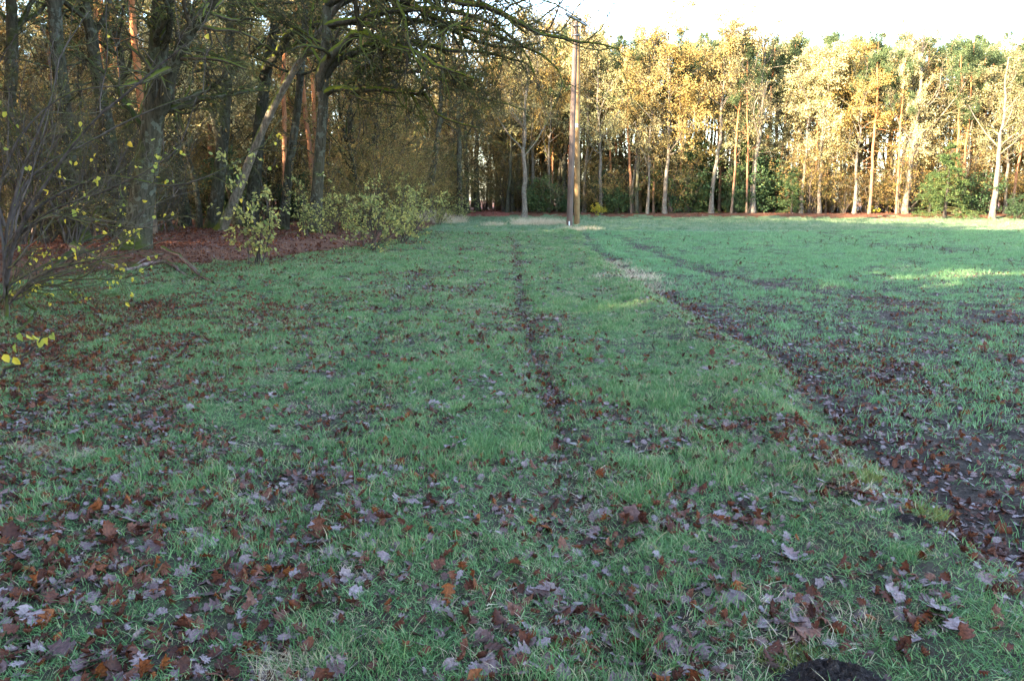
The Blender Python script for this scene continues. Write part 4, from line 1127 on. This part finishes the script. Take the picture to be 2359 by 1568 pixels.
def gpt(u, v, h=0.03):
    x, y = on_ground(u, v); return np.array([x, y, gz(x, y) + h])
def apt(u, v, y): return at_depth(u, v, y)
e, _ = bent_stick('fallen_branch', [apt(372, 570, 18.2), apt(415, 592, 17.6), apt(450, 625, 16.6), gpt(492, 657, 0.03)], 0.045, 0.03, '', '', M_DEADWOOD,
                  [([apt(385, 577, 18.1), apt(372, 590, 18.0), gpt(352, 607, 0.02)], 0.025, 0.015)], 3)
tag(e, 'bent reddish dead branch propped up right of the big oak foot', 'branch')
e, _ = bent_stick('fallen_branch', [apt(165, 565, 17.8), apt(205, 585, 17.6), apt(245, 605, 17.2), apt(285, 622, 16.9), gpt(332, 616, 0.05), gpt(380, 612, 0.06), gpt(432, 640, 0.03)], 0.07, 0.025, '', '', M_DEADWOOD,
                  [([apt(225, 594, 17.4), apt(250, 575, 17.3), apt(275, 562, 17.2), apt(300, 550, 17.1)], 0.04, 0.015), ([gpt(300, 625, 0.05), gpt(345, 612, 0.08), gpt(385, 606, .04)], 0.03, 0.015)], 5)
tag(e, 'long dark forked branch lying on the grass before the big oak', 'branch')
e, _ = bent_stick('fallen_branch', [gpt(110, 640, 0.03), gpt(160, 622, 0.10), gpt(200, 606, 0.2), gpt(240, 592, .3)], 0.05, 0.04, '', '', M_OAK, [], 6)
tag(e, 'lichen grey log slanting up behind the near shrub', 'log')
e, _ = bent_stick('dead_stem', [apt(-60, 930, 6.6), apt(0, 868, 6.6), apt(50, 828, 6.55), apt(95, 785, 6.5), apt(125, 765, 6.5)], 0.018, 0.006, '', '', M_SHRUBTWIG, [], 9)
rngl = np.random.default_rng(3)
lp = np.array([apt(u, v, 6.5) for u, v in ((118, 768), (108, 772), (98, 780), (60, 770), (35, 790), (45, 765), (8, 815), (30, 822), (74, 771))])
eb = np.array(e.location)
v_, q_ = leaf_quads(lp - eb, rngl.standard_normal((9, 3)) * .4 + np.array([0.2, 0, -1.0]), rngl.standard_normal((9, 3)) + np.array([0, -2.0, 0]), np.full(9, .085), np.full(9, .062))
obj('leaves', mesh_np('leaves', [(v_, q_, 0, np.repeat(rngl.random(9), 6))]), [L_YELLOW], e)
tag(e, 'single thin stem with a few yellow leaves rising at the picture edge', 'stem')
e, _ = bent_stick('dead_stem', [gpt(38, 770, 0.0), apt(75, 735, 10.0), apt(82, 715, 10.0), apt(60, 700, 10.1)], 0.035, 0.02, '', '', M_OAK, [], 10)
tag(e, 'short curved grey stub standing at the foot of the near shrub', 'stub')

# the rest of the wood, beyond the picture's edge on the left and behind the camera
def woodland():
    rng = np.random.default_rng(77)
    protos = []
    for parts in (oak_parts(500, 15.5, 0.27, L_BROWN, 16, 0.26, 0.25, 16, M_TWIG, (6, 4), limb_len=0.36), pine_parts(501, 15.5, 0.17, 0.5), GOLD[1].parts, oak_parts(502, 15.0, 0.2, L_GOLD, 16, 0.26, 0.2, 16, M_TWIG, (6, 4), limb_len=0.36)):
        me, mats = merge(parts)
        for m in mats: me.materials.append(m)
        protos.append(bpy.data.objects.new('woodland_tree', me))
    X, Y = np.meshgrid(np.arange(-50, -8.5, 3.2), np.arange(-42, 62, 3.2))
    x = X.ravel() + rng.uniform(-1.2, 1.2, X.size); y = Y.ravel() + rng.uniform(-1.2, 1.2, X.size)
    k = (x < np.where(y < 0, -8.5, -0.72 * y - 3.0)) & (x < wood_x(y) - 1.5)
    low = np.ones(X.size)
    for lx, ly, hw, sc_, xm in ((-2.0, 15.8, 1.2, 0.34, -9.0), (9.5, 15.2, 1.3, 0.55, -12.0)):      # unseen trees shrunk and cleared along lanes to let sun streaks through
        c_ = np.abs((x - lx) * SUN_TO.y - (y - ly) * SUN_TO.x) < hw
        low = np.where(c_, sc_, low); k &= ~(c_ & (x > xm))
    k &= ~((x < -24) & (y > -10) & (rng.random(X.size) < 0.72))  # unseen far trees thinned so low sun lights the deep left wood
    low = low[k]
    x, y = x[k], y[k]; n = len(x)
    P = np.stack([x, y, ground_z(x, y)], 1)
    R_ = np.stack([0.04 * rng.standard_normal(n), 0.04 * rng.standard_normal(n), rng.random(n) * 6.283], 1)
    s = rng.uniform(0.98, 1.14, n) * low
    scatter('woodland', proto_collection('woodland_kinds', protos), P, R_, np.repeat(s[:, None], 3, 1), 'the wood going on to the left of the meadow track', 'wood', rng.integers(0, len(protos), n))
woodland()

# fill behind the path into the wood
FB = random.Random(31)
for u, y, kd in ((1040, 70, SMALLOAK[0]), (1075, 71, WOODOAK[1]), (1100, 74, WOODOAK[2]), (1130, 92, GOLD[2]), (1160, 88, WOODOAK[0]), (1195, 75, GOLD[1]), (1225, 73, GOLD[2]), (1250, 76, SMALLOAK[1]), (1285, 74, GOLD[0]), (1300, 72, WOODOAK[3]), (1145, 105, WOODOAK[1]), (1120, 84, SMALLOAK[2])):
    kd.put(foot(u, y), y, 'brown crowned oak on the sides of the path deep in the wood', 'oaks along the wood path', turn(), 1.05)
for i in range(40):
    x = FB.uniform(-20, 5); y = FB.uniform(74, 112)
    px = -2.1 - (y - 69) * 0.033
    if abs(x - px) < 2.6 and y < 100: x = px + math.copysign(2.7 + FB.random() * 2, x - px)
    (WOODOAK + GOLD)[i % 8].put(x, y, 'brown crowned oak on the sides of the path deep in the wood', 'oaks along the wood path', turn(), FB.uniform(0.85, 1.1))
for i in range(26):
    x = FB.uniform(-14, 4); y = FB.uniform(73, 112)
    px = -2.1 - (y - 69) * 0.033
    if abs(x - px) < 2.6 and y < 96: x = px + math.copysign(2.8 + FB.random() * 2, x - px)
    (BROWNSH + SMALLOAK)[i % 6].put(x, y, 'brown leaved understorey tree along the path deep in the wood', 'understorey along the wood path', turn(), FB.uniform(0.8, 1.2))

# ------------------------------------------------------------------ the pole, dry grass, molehills, stubs
def wood_mat(name, a, b, c):
    m, nt, out = new_mat(name)
    tc = nt.nodes.new('ShaderNodeTexCoord')
    mp = nt.nodes.new('ShaderNodeMapping'); mp.inputs['Scale'].default_value = (22, 22, 0.7)
    nt.links.new(tc.outputs['Object'], mp.inputs[0])
    n1 = noise(nt, mp.outputs[0], 1.0, 6, 0.6); n2 = noise(nt, tc.outputs['Object'], 0.7, 3)
    f = math_n(nt, 'ADD', math_n(nt, 'MULTIPLY', n1, 0.6), math_n(nt, 'MULTIPLY', n2, 0.4))
    col = ramp(nt, [(0.35, a), (0.5, b), (0.65, c)], f)
    p = nt.nodes.new('ShaderNodeBsdfPrincipled'); nt.links.new(col, p.inputs['Base Color']); p.inputs['Roughness'].default_value = 0.8
    bp = nt.nodes.new('ShaderNodeBump'); bp.inputs['Strength'].default_value = 0.4; bp.inputs['Distance'].default_value = 0.01
    nt.links.new(n1, bp.inputs['Height']); nt.links.new(bp.outputs[0], p.inputs['Normal']); nt.links.new(p.outputs[0], out.inputs[0])
    return m
def plain_mat(name, col, rough=0.6, metal=0.0):
    m, nt, out = new_mat(name)
    p = nt.nodes.new('ShaderNodeBsdfPrincipled')
    tc = nt.nodes.new('ShaderNodeTexCoord'); n1 = noise(nt, tc.outputs['Object'], 9.0, 4)
    c = ramp(nt, [(0.3, tuple(x * 0.75 for x in col)), (0.7, col)], n1); nt.links.new(c, p.inputs['Base Color'])
    p.inputs['Roughness'].default_value = rough; p.inputs['Metallic'].default_value = metal
    nt.links.new(p.outputs[0], out.inputs[0])
    return m
W_BROWN = wood_mat('weathered_pole_wood', (0.035, 0.021, 0.015), (0.078, 0.048, 0.033), (0.14, 0.094, 0.07))
W_OCHRE = wood_mat('ochre_pole_wood', (0.08, 0.045, 0.018), (0.165, 0.095, 0.034), (0.235, 0.15, 0.065))
M_STEEL = plain_mat('galvanised_steel', (0.14, 0.145, 0.16), 0.5, 0.7)
M_PORC = plain_mat('white_porcelain', (0.6, 0.6, 0.58), 0.3)
M_TAR = plain_mat('tarred_wood', (0.03, 0.03, 0.035), 0.7)

def seg(name, a, b, r0, r1, mat, parent, sides=12, K=10, org=None):
    P = np.linspace(a, b, K)[None]; v, q, t = tubes(P, np.linspace(r0, r1, K)[None], sides)
    me_parts = [(v, q, 0, None)]
    for end in (0, K - 1):                                   # close the ends
        c = P[0, end]; ring = v[end * sides:(end + 1) * sides]
        vv = np.concatenate([ring, c[None]]); n = sides
        qq = np.array([[i, (i + 1) % n, (i + 2) % n, n] for i in range(0, n, 2)])
        me_parts.append((vv, qq, 0, None))
    o = obj(name, mesh_np(name, me_parts), [mat], parent)
    return o
def lathe(name, prof, mat, parent, loc, sides=12):
    K = len(prof); P = np.zeros((1, K, 3)); P[0, :, 2] = [z for _, z in prof]; 
    V, Q, t = tubes(P + np.array([[0, 0, 0]]), np.array([[r_ for r_, _ in prof]]), sides)
    o = obj(name, mesh_np(name, [(V, Q, 0, None)]), [mat], parent); o.location = loc
    return o
def oriented_box(name, c, ax, L, W, H, mat, parent):
    ax = Vector(ax).normalized(); sd_ = ax.cross(Vector((0, 0, 1))).normalized(); up = sd_.cross(ax)
    pts = []
    for i in (-1, 1):
        for j, k in ((-1, -1), (1, -1), (1, 1), (-1, 1)):
            pts.append(Vector(c) + ax * (i * L / 2) + sd_ * (j * W / 2) + up * (k * H / 2))
    q = [[0, 1, 2, 3], [7, 6, 5, 4], [0, 4, 5, 1], [1, 5, 6, 2], [2, 6, 7, 3], [3, 7, 4, 0]]
    o = obj(name, mesh_np(name, [(np.array([tuple(p) for p in pts]), np.array(q), 0, None)]), [mat], parent)
    for p in o.data.polygons: p.use_smooth = False
    bv = o.modifiers.new('edge', 'BEVEL'); bv.width = min(W, H) * 0.12; bv.segments = 2
    return o
def build_pole():
    bx, by = on_ground(1311, 521.5)
    e = empty('utility_pole', (bx, by, gz(bx, by)))
    o0 = np.array(e.location)
    lt = at_depth(1326, 52, by) - o0
    b2 = np.array(on_ground(1328.5, 517.5)); rb = np.array([b2[0], b2[1], gz(*b2)]) - o0
    rt = at_depth(1330.5, 78, by + 0.42) - o0
    p1 = seg('pole', (0, 0, -0.3), lt, 0.185, 0.14, W_BROWN, e, 16)
    p2 = seg('pole', rb - np.array([0, 0, .3]), rt, 0.18, 0.135, W_OCHRE, e, 16)
    p2['label'] = 'ochre yellow rear pole'
    s1 = seg('foot_sleeve', rb + np.array([0, 0, -.1]), rb + np.array([0, 0, .42]), 0.2, 0.197, M_TAR, e, 16, 4)
    top = Vector(lt)
    ax = Vector((0.62, 0.72, -0.14)).normalized()
    oriented_box('crossarm', top + Vector((0.0, -0.03, 0.16)), ax, 2.1, 0.11, 0.13, M_STEEL, e)
    for t in (-0.95, -0.55, 0.9):
        c = top + Vector((0, -0.03, 0.22)) + ax * t
        lathe('insulator', [(0.012, 0), (0.02, 0.02), (0.02, 0.06), (0.055, 0.07), (0.06, 0.12), (0.035, 0.14), (0.05, 0.17), (0.03, 0.21), (0.0, 0.215)], M_STEEL, e, c)
    lathe('insulator', [(0.012, -0.05), (0.02, 0.25), (0.05, 0.27), (0.055, 0.34), (0.03, 0.37), (0.045, 0.42), (0.0, 0.46)], M_STEEL, e, top + Vector((0.02, -0.03, 0.2)))
    for sx in (-0.21, 0.24):
        seg('bracket', top + Vector((sx, -0.05, -0.75)), top + Vector((sx * 1.25, -0.05, 0.18)), 0.02, 0.02, M_STEEL, e, 8, 3)
    for dz in (-0.7, -0.2):
        c = np.array(top) + np.array([0.02, 0.16, dz])
        lathe('clamp_band', [(0.17, -0.03), (0.20, -0.03), (0.20, 0.03), (0.17, 0.03)], M_STEEL, e, tuple(np.array(top) + np.array([0, 0, dz])), 16)
    c = at_depth(1325.5, 290, by - 0.05) - o0
    f = (290 - 52) / (521.5 - 52)
    lathe('white_insulator', [(0.0, -0.11), (0.09, -0.10), (0.10, -0.03), (0.06, 0.0), (0.10, 0.03), (0.09, 0.09), (0.0, 0.11)], M_PORC, e, tuple(c + np.array([0.05, 0, 0])))
    oriented_box('marker_plate', (-0.02, -0.215, 0.18), (0, 0.05, 1), 0.36, 0.07, 0.02, M_PORC, e)
    tag(e, 'wooden utility pole of two converging trunks with a crossarm on top', 'utility pole')
build_pole()

def dry_tuft(x, y, rad, h, n, label, group=None, mat=G_DRY, lean=0.8, wid=0.008, seed=0, name='dry_grass_tuft'):
    rng = np.random.default_rng(900 + seed)
    o = blade_tuft(name, rng, n, rad, h, wid, lean, mat, 0.5)
    o.location = (x, y, gz(x, y)); o.scale = (1.0, 0.75, 1.0)
    tag(o, label, 'grass tuft', group)
for i, (u, v, rad, h, n) in enumerate(((985, 513, 1.4, 0.80, 1600), (1035, 515, 1.2, 0.65, 1100), (960, 517, .9, 0.55, 700))):
    x, y = on_ground(u, v); dry_tuft(x, y, rad, h, n, 'pale tan dry grass clump before the thicket at the track end', 'dry grass clumps before the thicket', seed=i)
x, y = on_ground(1135, 521); dry_tuft(x, y, 0.8, 0.33, 420, 'small tan dry grass clump in the middle of the track end', seed=5)
for i, (u, v, rad, h, n) in enumerate(((1225, 519, 1.3, 0.55, 1200), (1270, 520, 1.2, 0.5, 1100))):
    x, y = on_ground(u, v); dry_tuft(x, y, rad, h, n, 'pale tan dry grass clump beside the utility pole', 'dry grass clumps beside the pole', seed=7 + i)
x, y = on_ground(1335, 530); dry_tuft(x, y, 1.2, 0.32, 800, 'dull tan grass around the foot of the utility pole', seed=11, wid=0.007)
for i, (u, v) in enumerate(((1395, 605), (1425, 620), (1452, 632), (1480, 645), (1505, 660), (1440, 640))):
    x, y = on_ground(u, v); dry_tuft(x, y, 0.75, 0.15, 330, 'thin tan dead grass along the field edge furrow', 'dead grass along the furrow', seed=20 + i, lean=1.2, wid=0.006)
for i, (u, v, lb) in enumerate(((75, 1035, 'flattened tan grass patch in the leaf heap'), (160, 1050, 'second tan grass patch lying just beside the flattened one'), (700, 1545, 'tan matted grass at the lower picture edge under the molehill'))):
    x, y = on_ground(u, v); dry_tuft(x, y, 0.17, 0.06, 420, lb, seed=30 + i, lean=1.7, wid=0.003)
for i, (u, v, lb) in enumerate(((2120, 1195, 'yellow green moss cushion around the dark hole by the furrow'), (1975, 1120, 'pale yellow green moss patch at the furrow edge'), (1830, 1530, 'moss beside the black molehill'))):
    x, y = on_ground(u, v); dry_tuft(x, y, 0.13, 0.045, 520, lb, mat=G_MOSS, seed=40 + i, lean=0.9, wid=0.004, name='moss_patch')

def heap(name, u, v, rx, ry, h, label, seed, dip=0.0):
    rng = np.random.default_rng(seed)
    x0, y0 = on_ground(u, v)
    n = 120
    g = np.linspace(-1.25, 1.25, n); X, Y = np.meshgrid(g, g)
    rr = np.sqrt(X**2 + Y**2) + 0.35 * (fbm(X * 2 + seed, Y * 2, seed, 3) - 0.5)
    Z = h * np.clip(1 - rr**2, -0.25, 1) ** 1.0
    Z = np.where(rr > 1.0, -0.25 * h, Z)
    lump = np.abs(fbm(X * 5 + seed, Y * 5, seed + 3, 4) - 0.5) * 2
    Z += h * (1.1 * lump + 0.55 * (1 - np.abs(2 * vnoise(X * 6 + seed, Y * 6, seed + 9) - 1)) + 0.5 * vnoise(X * 13, Y * 13, seed) + 0.3 * vnoise(X * 31, Y * 31, seed) - 0.5) * np.clip(1.15 - rr, 0, 1) - dip * np.exp(-(rr / 0.4)**2)
    V = np.stack([X * rx, Y * ry, Z + ground_z(x0 + X * rx, y0 + Y * ry) - gz(x0, y0)], -1).reshape(-1, 3)
    idx = np.arange(n * n).reshape(n, n)
    Q = np.stack([idx[:-1, :-1], idx[:-1, 1:], idx[1:, 1:], idx[1:, :-1]], -1).reshape(-1, 4)
    o = obj(name, mesh_np(name, [(V, Q, 0, None)]), [M_SOIL]); o.location = (x0, y0, gz(x0, y0))
    tag(o, label, 'molehill')
heap('molehill', 1915, 1588, 0.18, 0.12, 0.04, 'black crumbly molehill cut by the lower picture edge', 3)
heap('molehill', 2105, 1225, 0.09, 0.07, 0.03, 'dark earth hole rimmed with moss by the furrow', 12, 0.05)

x, y = on_ground(1495, 815)
e, _ = bent_stick('dead_stem', [(x, y, gz(x, y)), (x + .05, y, gz(x, y) + .13), (x + .14, y + .02, gz(x, y) + .25)], 0.006, 0.003, '', '', M_DARK, [([(x + .05, y, gz(x, y) + .13), (x + .04, y, gz(x, y) + .2), (x + .07, y, gz(x, y) + .26)], .004, .002)], 61)
tag(e, 'thin dark forked sprig standing in the green strip', 'twig')

def stub_parts(seed):
    rng = np.random.default_rng(seed)
    lean = rng.uniform(0.1, 0.8); az = rng.random() * 6.28
    d = np.array([math.cos(az) * lean, math.sin(az) * lean, 1.0])
    P = np.linspace(0, 1, 6)[:, None] * d * rng.uniform(0.18, 0.34) - np.array([0, 0, .03]); P = (P + 0.008 * rng.standard_normal(P.shape))[None]
    a, b, t = tubes(P, np.linspace(0.014, 0.009, 6)[None], 6)
    lp_ = np.repeat(P[0, 3:5], 2, 0); v2, q2 = leaf_quads(lp_, rng.standard_normal((4, 3)) + np.array([0, 0, -.3]), rng.standard_normal((4, 3)), rng.uniform(.1, .25, 4), np.full(4, .02))
    return mesh_np('maize_stub', [(a, b, 0, t), (v2, q2, 0, None)])
STUB = [stub_parts(70 + i) for i in range(6)]
SR = random.Random(17)
for i in range(60):
    if i < 22: u, v = 1760 + i * 26 + SR.uniform(-25, 25), 546 + i * 2.2 + SR.uniform(-6, 6)
    else: u, v = SR.uniform(1380, 2350), 534 + 110 * SR.random() ** 1.6
    x, y = on_ground(u, v)
    if x < furrow_x(y) + 0.5: continue
    o = obj('maize_stub', STUB[i % 6], [M_TWIG]); o.location = (x, y, gz(x, y)); o.rotation_euler = (0, 0, SR.uniform(0, 6.28))
    s_ = SR.uniform(.5, .9); o.scale = (s_, s_, s_)
    tag(o, 'dark broken maize stalk stub sticking up from the green field', 'stalk', 'maize stubs across the field')

# understorey deep in the near wood, closing the gaps between its trunks
DU = random.Random(57)
n_ = 0
while n_ < 64:
    y = DU.uniform(42, 92); x = DU.uniform(-0.68 * y - 1, -9)
    px = -2.1 - (y - 69) * 0.033
    if x > float(wood_x(min(y, 66))) - 4: continue
    (BROWNSH + UNDER[:1] + SMALLOAK[:1])[n_ % 5].put(x, y, 'brown understorey shrub deep between the trunks of the near wood', 'deep understorey of the near wood', turn(), DU.uniform(0.8, 1.4))
    n_ += 1

for i in range(30):
    y = DU.uniform(36, 90); x = DU.uniform(-0.68 * y - 1, -14)
    if x > float(wood_x(min(y, 66))) - 7: continue
    SMALLGOLD[i % 2].put(x, y, 'golden leaved young oak shining deep in the near wood', 'golden young oaks deep in the near wood', turn(), DU.uniform(0.8, 1.4))
for i in range(12):
    x = DU.uniform(5, 50); y = float(wood_y(x)) + DU.uniform(2.5, 7)
    SMALLGOLD[i % 2].put(x, y, 'low crowned golden young oak between the far trunks', 'golden young oaks of the far wood', turn(), DU.uniform(0.75, 1.25))
